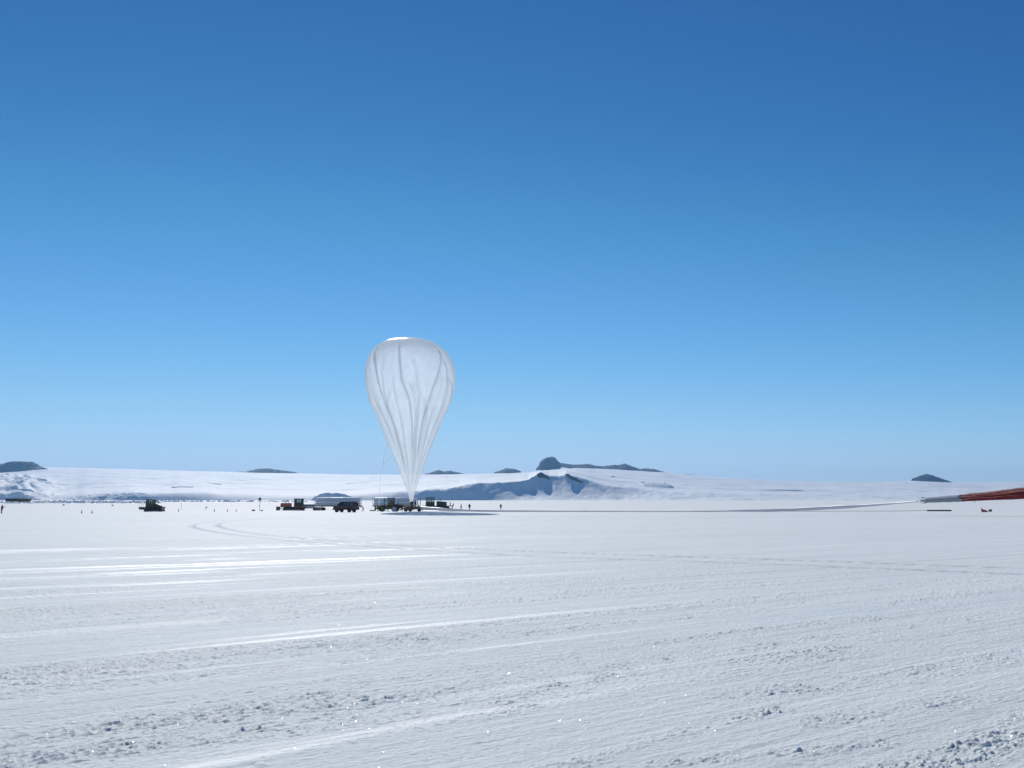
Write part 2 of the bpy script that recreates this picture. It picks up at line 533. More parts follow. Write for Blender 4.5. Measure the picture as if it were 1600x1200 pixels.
def build_ground():
    azd = np.radians(np.linspace(-36, 36, 1500))
    side = np.radians(np.linspace(36, 324, 190)[1:-1])
    az = np.concatenate([azd, side])
    rows = [0.4, 2, 4, 6]
    D = 7.0
    while D < 2600:
        rows.append(D)
        D += max(0.02, D * D / 2042 * 0.30)
        if D > 400: D += D * 0.01
    rows += [2600, 3200, 4500, 6500, 9000]
    r = np.array(rows)
    Rr, A = np.meshgrid(r, az, indexing='ij')
    X = Rr * np.sin(A); Y = Rr * np.cos(A)
    Z = gz(Rr).copy()
    U = X * SD[0] + Y * SD[1]
    V = -X * SD[1] + Y * SD[0]
    near = 1 - sstep(120, 400, Rr)
    wob = (fbm(U * 0.02, V * 0.02, 2, 5) - .5) * 3.0
    Vw = V + wob
    # broad drifts
    Z += (fbm(X * 0.012, Y * 0.02, 3, 11) - .5) * 0.25 * (1 - sstep(200, 800, Rr)) * sstep(5, 30, Rr)
    # comb marks left by dragging: long and thin
    comb = fbm(U * 0.035, Vw * 1.3, 5, 21, 0.62) - .5
    Z += comb * 0.060 * near * (.42 + .58 * sstep(9, 30, Rr))
    fine = fbm(U * 0.15, Vw * 9, 3, 31, 0.6) - .5
    Z += fine * 0.008 * (1 - sstep(25, 60, Rr))
    # churned bands with lumps
    band = fbm(U * 0.03, Vw * 0.50, 4, 41, 0.6)
    band = sstep(0.44, 0.60, band)
    patch = sstep(0.36, 0.60, fbm(U * 0.25, V * 1.1, 3, 51))
    rough = band * (0.25 + 0.75 * patch)
    # rows of crumbs thrown up by the drag
    nearsel = (Rr > 7) & (Rr < 30) & (np.abs(A) < R(36))
    xs_, ys_ = X[nearsel], Y[nearsel]
    ns_ = sstep(.36, .62, fbm(xs_ * 1.6, ys_ * 1.6, 3, 141))
    for pl, wd, st in (([(880, 1200), (1080, 1142), (1220, 1108)], .16, 1.0), ([(1370, 1215), (1500, 1185), (1660, 1105)], .30, 1.3), ([(800, 1100), (1000, 1040), (1200, 1008), (1380, 985), (1640, 945)], .40, .7),
                       ([(1150, 1085), (1400, 1058), (1640, 1015)], .40, .75), ([(-30, 1185), (200, 1168), (420, 1142), (620, 1118)], .35, 1.1), ([(1020, 1195), (1300, 1172), (1400, 1160)], .14, .8),
                       ([(-30, 1090), (60, 1080), (200, 1058)], .3, .9), ([(400, 1050), (700, 1018)], .35, .5), ([(800, 995), (950, 975), (1200, 953)], .35, .8), ([(1280, 1130), (1450, 1105), (1600, 1075)], .30, .6)):
        d = seg_dist(xs_, ys_, ground_pts(pl))
        rough[nearsel] = np.maximum(rough[nearsel], (1 - sstep(wd * .3, wd * 1.3, d)) * st * (.3 + .7 * ns_))
    rough = np.minimum(rough, 1.0)
    lod = 1 - sstep(14, 60, Rr)
    ln = fbm(U * 8.0, V * 15, 3, 61, 0.65)
    ln2 = fbm(U * 19, V * 31, 2, 71)
    Z += (rough + .08) * (sstep(0.54, 0.80, ln) * 0.019 + sstep(.52, .85, ln2) * 0.013) * lod
    grain = fbm(U * 17 + 3, V * 22, 3, 75, .65)
    Z += ((grain - .5) * 0.007 + sstep(.56, .80, grain) * .012 * (.18 + rough)) * (1 - sstep(13, 34, Rr))
    # stray lumps anywhere
    sl = fbm(U * 3.2, V * 4.6, 2, 81)
    Z += sstep(0.87, 0.97, sl) * 0.014 * lod
    ln3 = fbm(U * 2.2, V * 5, 3, 91)
    Z += (ln3 - .5) * 0.012 * lod
    # glazed streaks
    glaze = sstep(.35, .6, fbm(U * .12, V * .5, 2, 131)) * sstep(0.53, 0.70, fbm(U * 0.05, Vw * 1.7, 4, 101, 0.6)) * (1 - rough) * (1 - sstep(38, 85, Rr))
    # wheel tracks of one vehicle turning
    track = np.zeros_like(Z)
    t1 = ground_pts([(1750, 905), (1600, 898), (1200, 881), (800, 866), (560, 851), (420, 840), (335, 830), (300, 822), (318, 816), (360, 812)])
    t2 = ground_pts([(1750, 893), (1600, 888), (1200, 873), (800, 859), (560, 846), (440, 837), (368, 828), (340, 821), (352, 816), (400, 811), (470, 808)])
    sel = (Rr > 15) & (Rr < 220) & (np.abs(A) < R(36))
    for t in (t1, t2):
        d = seg_dist(X[sel], Y[sel], t)
        w = (1 - sstep(0.14, 0.30, d))
        track[sel] = np.maximum(track[sel], w)
        Z[sel] -= w * 0.05 - 0.03 * np.exp(-((d - 0.36) / 0.09) ** 2)
    # old faint tracks crossing far out
    for pl, st in (([(-50, 806), (900, 808), (1700, 808)], 0.5), ([(-50, 790.5), (500, 791), (1100, 790)], 0.7), ([(-50, 800), (430, 799.5)], 0.8),
                   ([(830, 791), (920, 793), (980, 793.5)], 1.0), ([(1100, 788.5), (1700, 790)], 0.5), ([(700, 789), (900, 789)], 0.5),
                   ([(-50, 811), (250, 813.5), (600, 824), (1000, 833), (1650, 842)], .35), ([(-50, 813), (250, 815.8), (600, 827), (1000, 837), (1650, 847)], .35),
                   ([(600, 805), (1000, 806.5), (1650, 809)], .6), ([(600, 806.5), (1000, 808.5), (1650, 811.5)], .4), ([(-50, 826), (400, 818), (900, 811), (1650, 806)], .3),
                   ([(900, 818), (1300, 820), (1650, 819)], .3), ([(-50, 787.5), (700, 787), (1650, 787.5)], .5), ([(200, 794), (420, 793.5), (800, 794.5)], .45)):
        d = seg_dist(X[sel | (Rr < 900)], Y[sel | (Rr < 900)], ground_pts(pl))
        wd = 0.35 if pl[0][1] > 800 else (1.2 if pl[0][1] > 795 else 3.5)
        w = (1 - sstep(wd * .4, wd, d)) * st
        track[sel | (Rr < 900)] = np.maximum(track[sel | (Rr < 900)], w)
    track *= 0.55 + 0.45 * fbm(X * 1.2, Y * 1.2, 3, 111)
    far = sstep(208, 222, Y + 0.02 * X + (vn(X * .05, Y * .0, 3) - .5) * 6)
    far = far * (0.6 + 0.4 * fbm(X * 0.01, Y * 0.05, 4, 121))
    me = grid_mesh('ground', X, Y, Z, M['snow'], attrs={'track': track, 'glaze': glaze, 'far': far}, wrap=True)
    o = bpy.data.objects.new('ground', me); COL.objects.link(o)
    tag(o, kind='structure', label='wide flat groomed snow field with drag marks and tyre tracks')
build_ground()

# ------------------------------------------------------------------ snow hills beyond the ice
RX = [-700, -200, 0, 60, 130, 300, 370, 465, 560, 640, 700, 760, 830, 850, 900, 960, 1040, 1100, 1200, 1290, 1380, 1430, 1490, 1600, 1900, 2400]
RY = [735, 733, 732, 730, 731, 736, 737.5, 739.5, 741.5, 741.5, 741, 740, 738, 736, 731, 733, 738, 744, 750.5, 753, 753, 751, 753.5, 753, 756, 760]
# top of the steep scarp at the foot of the slope (photo y) and how steep it is (run in metres; large = gentle)
SX = [-700, 0, 40, 80, 130, 210, 330, 420, 520, 600, 660, 700, 745, 800, 826, 836, 845, 858, 872, 885, 898, 912, 930, 960, 1000, 1050, 1150, 1250, 1400, 2400]
SY = [770, 773, 775, 780, 776, 771, 771, 775, 776, 771, 766, 763.5, 756, 752.5, 751, 744.5, 741, 744.5, 744.5, 741.5, 744.5, 749, 754, 760, 765, 769, 772, 774, 776, 776]
SR = [40, 28, 26, 90, 60, 36, 58, 90, 60, 55, 31, 31, 35, 44, 52, 56, 60, 61, 62, 62, 62, 66, 74, 92, 135, 190, 260, 340, 400, 400]
Y0, YR = 2600.0, 5600.0

def z_at(px, py, Y):
    v = (600 - py) / F
    c, s = math.cos(TILT), math.sin(TILT)
    return CAM_H + (s + v * c) / (c - v * s) * Y

def build_hills():
    px = np.linspace(-700, 2400, 3100)
    jag = (fbm(px * 0.05, px * 0, 4, 201) - .5)
    ry = np.interp(px, RX, RY) + jag * 0.8
    sy = np.interp(px, SX, SY) + (fbm(px * 0.02, px * 0, 3, 202) - .5) * 3.5
    run = np.interp(px, SX, SR) * (0.85 + 0.3 * fbm(px * 0.008, px * 0, 2, 203))
    run_h = np.maximum(run, 8)
    base = 782.3
    cc = 1461.7
    z0 = z_at(px, base, Y0)
    Y1 = Y0 + run_h * np.clip((782 - sy) / 12, .5, 3)
    z1 = z_at(px, sy, Y1)
    zr = z_at(px, ry, YR)
    rows = []
    for k in range(-6, 0):
        Yk = Y0 + k * 15 + 0 * px
        rows.append((Yk, z0 - (-k) * 0.25 + 0 * px))
    for k in range(26):
        t = k / 25
        Yk = Y0 + (Y1 - Y0) * t
        rr_ = sstep(720, 840, px)
        s = (1 - rr_) * (.55 * t + .45 * (1 - (1 - t) ** 1.9)) + rr_ * (t ** 1.8 * .9 + .1 * t)
        rows.append((Yk, z0 + (z1 - z0) * s))
    for k in range(1, 181):
        t = k / 180
        Yk = Y1 + (YR - Y1) * t ** 1.25
        T = (Yk - Y1) / (YR - Y1)
        yp = sy + (ry - sy) * (T ** 0.62)
        rows.append((Yk, z_at(px, yp, Yk)))
    for k in range(1, 14):
        t = k / 13
        rows.append((YR + 2600 * t + 0 * px, zr - t * t * 100 - t * 30))
    Yg = np.array([r_[0] for r_ in rows]); Zg = np.array([r_[1] for r_ in rows])
    P = np.broadcast_to(px, Yg.shape)
    Xg = (P - 800) / cc * Yg
    # screen-like height used only to place features; all displacement is real relief
    inside = sstep(Y0, Y0 + 60, Yg) * (1 - sstep(YR - 100, YR + 1200, Yg))
    Zg = Zg + (fbm(Xg * 0.004, Yg * 0.004, 4, 211) - .5) * 17 * sstep(Y0 + 250, Y0 + 900, Yg) * (1 - sstep(YR - 700, YR - 50, Yg))
    # sastrugi ridges across the slope
    Zg += (fbm(Xg * 0.006, Yg * 0.02, 4, 216) - .5) * 13 * sstep(Y0 + 150, Y0 + 500, Yg) * (1 - sstep(YR - 600, YR - 50, Yg))
    # gullies and drifts on the steep face
    face = sstep(Y0 + 5, Y0 + 40, Yg) * (1 - sstep(Y0 + 160, Y0 + 420, Yg)) * sstep(560, 680, P)
    Zg += face * (fbm(Xg * 0.016, Yg * 0.012, 4, 241, .6) - .5) * 11
    # crevassed broken slope at far left
    mk = (1 - sstep(45, 120, P - (Yg - Y0) * 0.0)) * sstep(Y0 + 20, Y0 + 120, Yg) * (1 - sstep(3700, 4300, Yg))
    n = fbm(Xg * 0.012, Yg * 0.010, 4, 221, 0.6)
    Zg += mk * np.maximum(0, n - .42) * 75
    # rough toe on the left
    mk2 = (1 - sstep(150, 330, P)) * (1 - sstep(Y0 + 40, Y0 + 160, Yg)) * sstep(Y0 - 40, Y0 + 5, Yg)
    Zg += mk2 * np.abs(fbm(Xg * 0.05, Yg * 0.05, 3, 231) - .5) * 9
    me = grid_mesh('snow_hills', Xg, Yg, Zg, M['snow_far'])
    o = bpy.data.objects.new('snow_hills', me); COL.objects.link(o)
    tag(o, kind='structure', label='long white snow slope rising behind the flat snow field')
    return px, Y0, Y1, ry, sy
HP = build_hills()

def hump(name, px0, px1, pts, Y, depth, label, material='snow_far', seed=1, amp=0.12, sharp=1.3, below=6, smooth=True):
    """a ridge with its own silhouette (photo px, py points), real depth (m) and relief"""
    n = int(max(24, (px1 - px0) * 3)); m = 40
    px = np.linspace(px0, px1, n)
    py = np.interp(px, [p[0] for p in pts], [p[1] for p in pts])
    base = np.interp(px, [p[0] for p in pts], [p[2] for p in pts])
    if material == 'rock':
        py = py + (fbm(px * .45, px * 0, 3, 900 + seed, .6) - .5) * np.clip((base - py) * .5, 0, 1.6)
        base = base + (fbm(px * .30, px * 0, 3, 950 + seed, .6) - .5) * np.clip((base - py), 0, 3.0)
        amp = amp * 2
    zt = z_at(px, py, Y); zb = z_at(px, base, Y)
    h = np.maximum(zt - zb, 0.01)
    t = np.linspace(-1, 1, m)[:, None]
    Yg = Y + t * depth * (0.35 + 0.65 * np.clip(h / h.max(), 0, 1))[None, :]
    Xg = np.broadcast_to(((px - 800) / 1461.7 * Y)[None, :], Yg.shape).copy()
    if material != 'rock': below = max(below, 16)
    elif Y > YR - 45: below = below + 14
    prof = (1 - np.abs(t) ** sharp) if material == 'rock' else (.5 + .5 * np.cos(np.pi * t)) ** .8
    Zg = (zb - below)[None, :] + (h + below)[None, :] * prof
    s = 1.0 / max(h.max() * 0.9, 2)
    nz = fbm(Xg * s, Yg * s, 5, 300 + seed, 0.6) - .5
    Zg += nz * h.max() * amp * 2 * prof ** .5 * np.clip(h / h.max(), .15, 1)[None, :] * (1 - 0.75 * np.exp(-(t / .12) ** 2))
    me = grid_mesh(name, Xg, Yg, Zg, M[material], smooth=smooth)
    o = bpy.data.objects.new(name, me); COL.objects.link(o)
    tag(o, kind='structure', label=label)
    return o

YK = YR - 40
hump('rocky_hill', -120, 66, [(-120, 716, 745), (-60, 718, 743), (-20, 724.5, 741), (0, 725, 740), (12, 722, 739), (22, 721.3, 738.5), (46, 721.7, 734), (54, 725, 731), (60, 729, 729.5), (66, 731, 731)], YR - 500, 160,
     'dark blue rock hill rising over the snow slope at the far left', 'rock', 1, below=10)
hump('rocky_hill', 365, 468, [(365, 738, 738), (372, 736.8, 737.8), (382, 737, 738.2), (392, 734.5, 738), (404, 732.2, 737.5), (418, 732, 737), (432, 734, 737), (448, 735.8, 738), (458, 737, 739), (466, 739.6, 740), (468, 740, 740)], YR, 120,
     'low dark rock dome on the skyline left of the balloon', 'rock', 2, amp=.06, below=5)
hump('rocky_hill', 662, 732, [(662, 741, 742), (670, 739, 742), (680, 735.5, 741.5), (686, 734.5, 741), (694, 737, 741), (702, 735, 740.8), (712, 737.2, 741), (722, 739.4, 741.5), (732, 741.5, 742)], YR, 110,
     'small double peaked dark rock just right of the balloon', 'rock', 3, amp=.06, below=5)
hump('rocky_hill', 772, 814, [(772, 737.8, 738.4), (782, 735, 738), (790, 731.8, 737.5), (802, 732, 737), (808, 734, 736.5), (814, 736.5, 737)], YR, 90,
     'small low dark rock on the skyline between two larger rock hills', 'rock', 4, amp=.06, below=5)
hump('rocky_hill', 838, 876, [(838, 732, 732.5), (842, 727, 732), (844, 721, 732), (848, 717.5, 732), (855, 714.5, 732), (862, 713.2, 732), (868, 715, 732), (872, 720, 732), (876, 724.5, 730)], YR - 60, 110,
     'tall steep dark rock knob, highest point of the skyline', 'rock', 5, amp=.05, sharp=3.0, below=8)
hump('rocky_hill', 872, 1044, [(872, 723, 726), (884, 724.2, 725.6), (896, 726, 727.5), (906, 725.5, 729), (920, 724.8, 730), (934, 727.5, 730), (942, 728.5, 731), (956, 727, 734), (970, 726, 736), (977, 724.3, 736.5), (986, 727.5, 737), (996, 731, 738), (1002, 733, 737.5), (1006, 731.5, 736), (1024, 733, 739), (1032, 735.5, 740), (1044, 739, 740)], YR - 20, 130,
     'long low dark rock ridge running right from the steep knob', 'rock', 6, amp=.07, below=3)
hump('rocky_hill', 1068, 1100, [(1068, 741, 741.6), (1078, 741.4, 742.6), (1090, 743, 744), (1100, 745, 745)], YR, 60,
     'thin dark rock streak on the skyline right of the long ridge', 'rock', 7, amp=.05, below=3)
hump('rocky_hill', 1428, 1490, [(1428, 747.5, 748), (1436, 744.6, 748.4), (1444, 741.8, 748.8), (1450, 740, 749.5), (1458, 742, 750.5), (1472, 747, 751.5), (1482, 750.5, 752.2), (1490, 753.5, 753.5)], YR - 40, 90,
     'lone pointed dark rock peak near the right edge of the skyline', 'rock', 8, amp=.10, below=3)
# outcrops lower on the slope, snow shoulders with shaded faces
def Y_for(px, py):
    sy = np.interp(px, SX, SY); ry = np.interp(px, RX, RY); run = np.interp(px, SX, SR)
    Y1 = Y0 + run * np.clip((782 - sy) / 12, .5, 3)
    f = np.clip((sy - py) / max(sy - ry, .1), 0, 1)
    return float(Y1 + (YR - Y1) * (f ** (1 / .62)) ** 1.0)

def shoulder(px0, px1, pts, Y, depth, label, seed, material='snow_far', **kw):
    if Y > 3000:
        mid = (px0 + px1) / 2
        Yn = Y_for(mid, np.mean([p[2] for p in pts]) - (1.0 if material == 'rock' else 0.0)) - (depth * .6 if material != 'rock' else 60)
        depth *= (Yn / Y) ** .5; Y = Yn
    return hump('snow_shoulder' if material == 'snow_far' else 'rock_outcrop', px0, px1, pts, Y, depth, label, material, seed, **kw)
shoulder(836, 860, [(836, 744, 745), (840, 740, 746.5), (845, 737.3, 746), (850, 740, 746), (855, 743.5, 747.5), (860, 747.5, 748.5)], 2764, 12,
         'dark rocks on the left hump of the blue snow face', 12, 'rock', below=1, amp=.12)
shoulder(883, 912, [(883, 740.5, 741.5), (888, 740, 744), (893, 744, 748), (900, 747.5, 751), (907, 750.5, 753), (912, 753, 753.5)], 2762, 10,
         'thin dark rocks down the right hump of the blue snow face', 13, 'rock', below=1, amp=.15)
shoulder(1196, 1300, [(1000, 756, 757), (1196, 757, 758)], 4000, 10, 'x', 14) if False else None
shoulder(996, 1052, [(996, 757, 757.5), (1004, 754, 758), (1016, 753.6, 759), (1030, 754.4, 760), (1042, 755.2, 760), (1052, 759.5, 760)], 3900, 110,
         'small snow shoulder low on the slope right of centre', 15, below=3, amp=.10, sharp=1.5)
shoulder(1002, 1016, [(1002, 753.5, 754.5), (1006, 752.6, 756), (1010, 755, 758.3), (1016, 757.3, 758)], 3850, 12,
         'dark rocks on the left of the small snow shoulder', 16, 'rock', below=1, amp=.15)
shoulder(1028, 1046, [(1028, 758, 758.6), (1034, 755.5, 757), (1040, 754, 756.5), (1046, 758, 759)], 3850, 12,
         'dark rocks on the right of the small snow shoulder', 17, 'rock', below=1, amp=.15)
shoulder(930, 962, [(930, 744.5, 745.3), (936, 744.2, 745.2), (941, 747.5, 748), (948, 748.2, 749), (954, 747.4, 748.4), (957, 743.8, 744.6), (962, 744.6, 745)], 4500, 12,
         'scattered specks of rock on the smooth slope', 18, 'rock', below=1, amp=.2)
shoulder(1170, 1255, [(1170, 766, 766), (1190, 764.6, 767), (1215, 764, 768), (1235, 764.5, 767), (1255, 766, 766)], 3300, 60,
         'faint bluish swell on the slope at right', 19, below=4, amp=.05, sharp=1.5)
shoulder(484, 556, [(484, 783, 783), (491, 776, 783), (500, 772.5, 783), (512, 770, 783), (524, 769.5, 783), (535, 771.5, 783), (548, 775, 783), (556, 783, 783)], 1500, 26,
         'blue shaded mound of snow behind the gas tube trailer', 20, below=1, amp=.42, sharp=1.4)
for k, (a, b, t, bt, yy, dp) in enumerate([(26, 58, 753, 761, 4000, 45), (18, 56, 763, 770, 3850, 40), (52, 76, 747.5, 754, 3300, 50), (-30, 20, 771, 781, 3650, 22), (8, 44, 768.5, 779, 3600, 26), (-20, 14, 752, 758, 3100, 40),
                           (310, 345, 753.5, 756, 3400, 60), (268, 300, 758.5, 760.5, 3800, 70), (540, 600, 752.8, 755, 3400, 90)]):
    w = b - a
    shoulder(a, b, [(a, bt, bt), (a + .25 * w, t + 1.5, bt), (a + .5 * w, t, bt), (a + .75 * w, t + 1.2, bt), (b, bt, bt)], yy, dp,
             'broken bluish snow ledge on the left part of the slope', 30 + k, below=3, amp=.28, sharp=1.4)

# rubble of wind packed ice along the foot of the slope
def build_rubble():
    rng = random.Random(3)
    mb = MB()
    for i in range(950):
        px = rng.uniform(-60, 250) if i < 800 else rng.uniform(250, 480)
        py = rng.uniform(783.2, 786.3) if px < 250 else rng.uniform(783, 784.5)
        if px > 250: py = min(py, 784)
        if 5 < px < 50: py = rng.uniform(785.3, 786.6)
        p = G(px, py)
        s = p.y * 0.0011 * rng.uniform(.35, 1.5)
        a, b, h = s * rng.uniform(.8, 2.4), s * rng.uniform(.6, 1.4), s * rng.uniform(.4, 1.1)
        rz = rng.uniform(0, 3.14); c, sn = math.cos(rz), math.sin(rz)
        vs = []
        for zz, k in ((-0.3, 1.0), (.6, .85), (1.0, .45)):
            for t in range(6):
                th = t / 6 * 6.283 + rng.uniform(-.3, .3)
                x, y = math.cos(th) * a * k * rng.uniform(.7, 1.1), math.sin(th) * b * k * rng.uniform(.7, 1.1)
                vs.append((p.x + x * c - y * sn, p.y + x * sn + y * c, p.z + zz * h * rng.uniform(.8, 1.1)))
        fs = [(k * 6 + t, k * 6 + (t + 1) % 6, k * 6 + 6 + (t + 1) % 6, k * 6 + 6 + t) for k in range(2) for t in range(6)] + [tuple(range(12, 18))]
        mb.add(vs, fs)
    o = mb.build('ice_rubble', M['ice_block'])
    tag(o, kind='stuff', label='rough white ice rubble along the foot of the slope at left', cat='ice rubble')
build_rubble()

# ------------------------------------------------------------------ the balloon
BD = 220.0
base_p = at(643, 789, BD)
PROF = [(529, 0), (529.6, 14), (531, 25), (533, 33), (536, 40), (542, 49), (547, 55), (552, 59.5), (560, 64.5), (572, 68.5), (585, 70), (600, 69.3), (612, 67.5), (630, 61.5),
        (652, 50.5), (675, 40.5), (700, 30.5), (727, 20), (752, 10.8), (775, 3.8), (786, 2.2), (789, 2.2)]
CEN = [(529, 637), (560, 640.5), (585, 641.5), (652, 642), (727, 643), (789, 643)]
def build_balloon():
    rt = root('research_balloon', (base_p.x, base_p.y, 0), 0,
              label='huge translucent white teardrop balloon standing over its launch vehicle', cat='balloon')
    # arc-length resample of the profile
    ys = np.array([p[0] for p in PROF]); hs = np.array([p[1] for p in PROF], float)
    s = np.concatenate([[0], np.cumsum(np.hypot(np.diff(ys), np.diff(hs)))])
    q = np.linspace(0, s[-1], 260)
    # smooth by fine interpolation and box filter
    qq = np.linspace(0, s[-1], 2000)
    yy = np.interp(qq, s, ys); hh = np.interp(qq, s, hs)
    ker = np.ones(61) / 61
    def filt(a, odd=False):
        l = 2 * a[0] - a[1:31][::-1] if not odd else -a[1:31][::-1]
        ap = np.concatenate([l if odd else a[1:31][::-1], a, 2 * a[-1] - a[-31:-1][::-1]])
        return np.convolve(ap, ker, 'valid')
    yy2 = filt(yy); hh2 = filt(hh, True)
    yp = np.interp(q, qq, yy2); hp = np.maximum(np.interp(q, qq, hh2), 0)
    hp[0] = 0
    cx = np.interp(yp, [c[0] for c in CEN], [c[1] for c in CEN])
    z = np.array([z_at(0, y_, BD) for y_ in yp])
    x0 = np.array([at(c, y_, BD).x for c, y_ in zip(cx, yp)])
    Rm = np.array([at(c + h_, y_, BD).x - at(c, y_, BD).x for c, h_, y_ in zip(cx, hp, yp)])
    NG = 144
    nth = NG * 6
    th = np.linspace(0, 2 * math.pi, nth, endpoint=False)
    T, RR = np.meshgrid(th, Rm)
    _, ZZ = np.meshgrid(th, z)
    v = np.clip((z.max() - z) / (z.max() - z.min()), 0, 1)[:, None]     # 0 top, 1 bottom
    # gores between load tapes
    top = sstep(0.0, 0.03, v)
    sc = np.abs(np.sin(T * NG / 2))
    off = (sc - 0.6) * 0.0085 * top * (1 - sstep(.40, .75, v))
    # ragged pleats where loose film gathers lower down
    ph = (fbm(T * 9 / 6.2832 * 6.2832, v * 2.2, 3, 401) - .5)
    pl = (vn(np.cos(T) * 14 + 40, np.sin(T) * 14 + v * 1.2, 402) - .5) * 0.035 + (vn(np.cos(T) * 34 + 40, np.sin(T) * 34 + v * 1.6, 403) - .5) * 0.02
    off = off + pl * sstep(.22, .62, v)
    lob = (vn(np.cos(T) * 3.4 + 9, np.sin(T) * 3.4 + v * .8, 404) - .5)
    off = off + lob * 0.20 * sstep(.30, .78, v) * 1.35
    off = off + lob * 0.02 * sstep(.05, .3, v)
    # long deep creases (angle 0 = towards the photographer)
    def crease(points, width, depth, v0, v1):
        vv = [p[0] for p in points]; aa = [p[1] for p in points]
        a = np.radians(np.interp(v[:, 0], vv, aa))[:, None]
        d = (T - math.pi - a + math.pi) % (2 * math.pi) - math.pi
        env = sstep(v0, v0 + .06, v) * (1 - sstep(v1 - .12, v1, v))
        w = width * (1 + 1.5 * v)
        return -depth * env * (np.exp(-(d / w) ** 2) - 0.45 * np.exp(-((d - 2.2 * w) / (1.6 * w)) ** 2) - 0.25 * np.exp(-((d + 2.4 * w) / (1.6 * w)) ** 2))
    C = [([(0, -62), (.08, -58), (.2, -46), (.35, -40), (.5, -36), (1, -30)], .030, .085, .03, .85),
         ([(0, -12), (.1, -9), (.28, -6), (.4, 4), (.55, 9), (1, 12)], .028, .06, .03, .75),
         ([(0, 62), (.1, 58), (.2, 48), (.32, 38), (.5, 30), (1, 24)], .033, .07, .04, .80),
         ([(.2, 2), (.5, 16), (1, 8)], .03, .06, .26, 1.0), ([(.2, 25), (.5, 14), (1, 12)], .03, .05, .30, .95),
         ([(.2, -20), (.5, -14), (1, -12)], .025, .05, .25, .9), ([(.3, -62), (1, -44)], .05, .12, .35, 1.0), ([(.3, 52), (1, 40)], .05, .09, .4, 1.0),
         ([(0, 120), (1, 140)], .04, .08, .05, .9), ([(0, 178), (1, 168)], .04, .08, .05, .9), ([(0, 232), (1, 222)], .04, .08, .05, .9)]
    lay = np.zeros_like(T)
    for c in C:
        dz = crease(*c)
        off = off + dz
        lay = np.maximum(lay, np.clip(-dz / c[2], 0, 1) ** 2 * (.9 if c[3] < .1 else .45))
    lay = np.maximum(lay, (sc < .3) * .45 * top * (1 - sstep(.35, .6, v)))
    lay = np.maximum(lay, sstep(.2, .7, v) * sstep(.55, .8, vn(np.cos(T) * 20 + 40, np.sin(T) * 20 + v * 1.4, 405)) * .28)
    RR = RR * (1 + np.clip(off, -.35, .22))
    X = x0[:, None] - base_p.x - RR * np.sin(T - math.pi) * -1
    Y = -RR * np.cos(T - math.pi)
    Z = ZZ + 0 * T - top * 0 
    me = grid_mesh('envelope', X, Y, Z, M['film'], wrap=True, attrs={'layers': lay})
    o = bpy.data.objects.new('envelope', me); COL.objects.link(o); o.parent = rt
    # valve plate at the crown
    mb = MB(); zt = z.max()
    mb.tube([(x0[0] - base_p.x, 0, zt - .10), (x0[0] - base_p.x, 0, zt + .10), (x0[0] - base_p.x, 0, zt + .16)], [.4, .4, .3], 24, False)
    mb.build('top_valve', M['alu'], rt)
    # filling tubes hanging down the left side
    def loc(px, py, dY):
        p = at(px, py, BD + dY); return Vector((p.x - base_p.x, p.y - base_p.y, p.z))
    f = film_mat('filling tube film', 0.35, 0.25)
    mb = MB(); P = smooth_path([loc(606, 692, -2), loc(603, 704, -3), loc(600, 718, -4), loc(598.5, 728, -5), loc(595, 732, -5), loc(594.5, 742, -5), loc(593, 770, -4), loc(592, 792, -3)], 5)
    mb.tube(P, [0.03 + .05 * abs(math.sin(i * .45)) for i in range(len(P))], 6)
    mb.build('filling_tube', f, rt)
    mb = MB(); P = smooth_path([loc(614, 712, -2), loc(609, 717, -3), loc(605, 721, -4), loc(599, 727, -5)], 5)
    mb.tube(P, .05, 6)
    mb.build('filling_tube', f, rt)
    # collar where the film is held by the roller
    mb = MB()
    a = loc(643, 788.7, 0); b = loc(644.5, 793, 0)
    mb.tube([a + Vector((0, 0, .6)), a, b], [.45, .38, .42], 14)
    mb.build('collar', M['yellow'], rt)
    # uninflated film lying along the snow and rising to the parachute
    def L2(p): return Vector((p.x - base_p.x, p.y - base_p.y, p.z))
    TP = [(645, 793.0, 219, .35), (658, 793.6, 216, .38), (676, 794.8, 214, .36), (700, 796.5, 212, .30), (730, 797.8, 212, .24), (780, 798.6, 212, .20), (850, 798.9, 212, .16), (930, 799.0, 212, .16),
          (1020, 799.2, 210, .10), (1100, 799, 208, .12), (1150, 798.2, 203, .17), (1200, 797.3, 196, .30), (1250, 795.5, 188, .37), (1300, 792.9, 180, .36), (1350, 790.0, 172, .26), (1400, 786.3, 164, .16), (1434, 783.4, 158, .09)]
    pts = []; rs = []
    P = smooth_path([at(a_, b_, c_) for a_, b_, c_, d_ in TP], 14)
    for i, p in enumerate(P):
        k = min(i / 14, len(TP) - 1.001); j = int(k); r_ = TP[j][3] + (TP[j + 1][3] - TP[j][3]) * (k - j)
        r_ *= 1 + .05 * math.sin(i * .41) + .06 * math.sin(i * .17 + 1)
        q_ = L2(p)
        if 680 < j * 50 + 400: pass
        q_.z = max(q_.z, r_ * .55)
        pts.append(q_); rs.append(r_)
    mb = MB(); mb.tube(pts, rs, 14)
    t = mb.build('tail', M['film_tail'], rt)
    tag(t, label='long glossy white tail of bunched film lying on the snow')
    return rt
build_balloon()

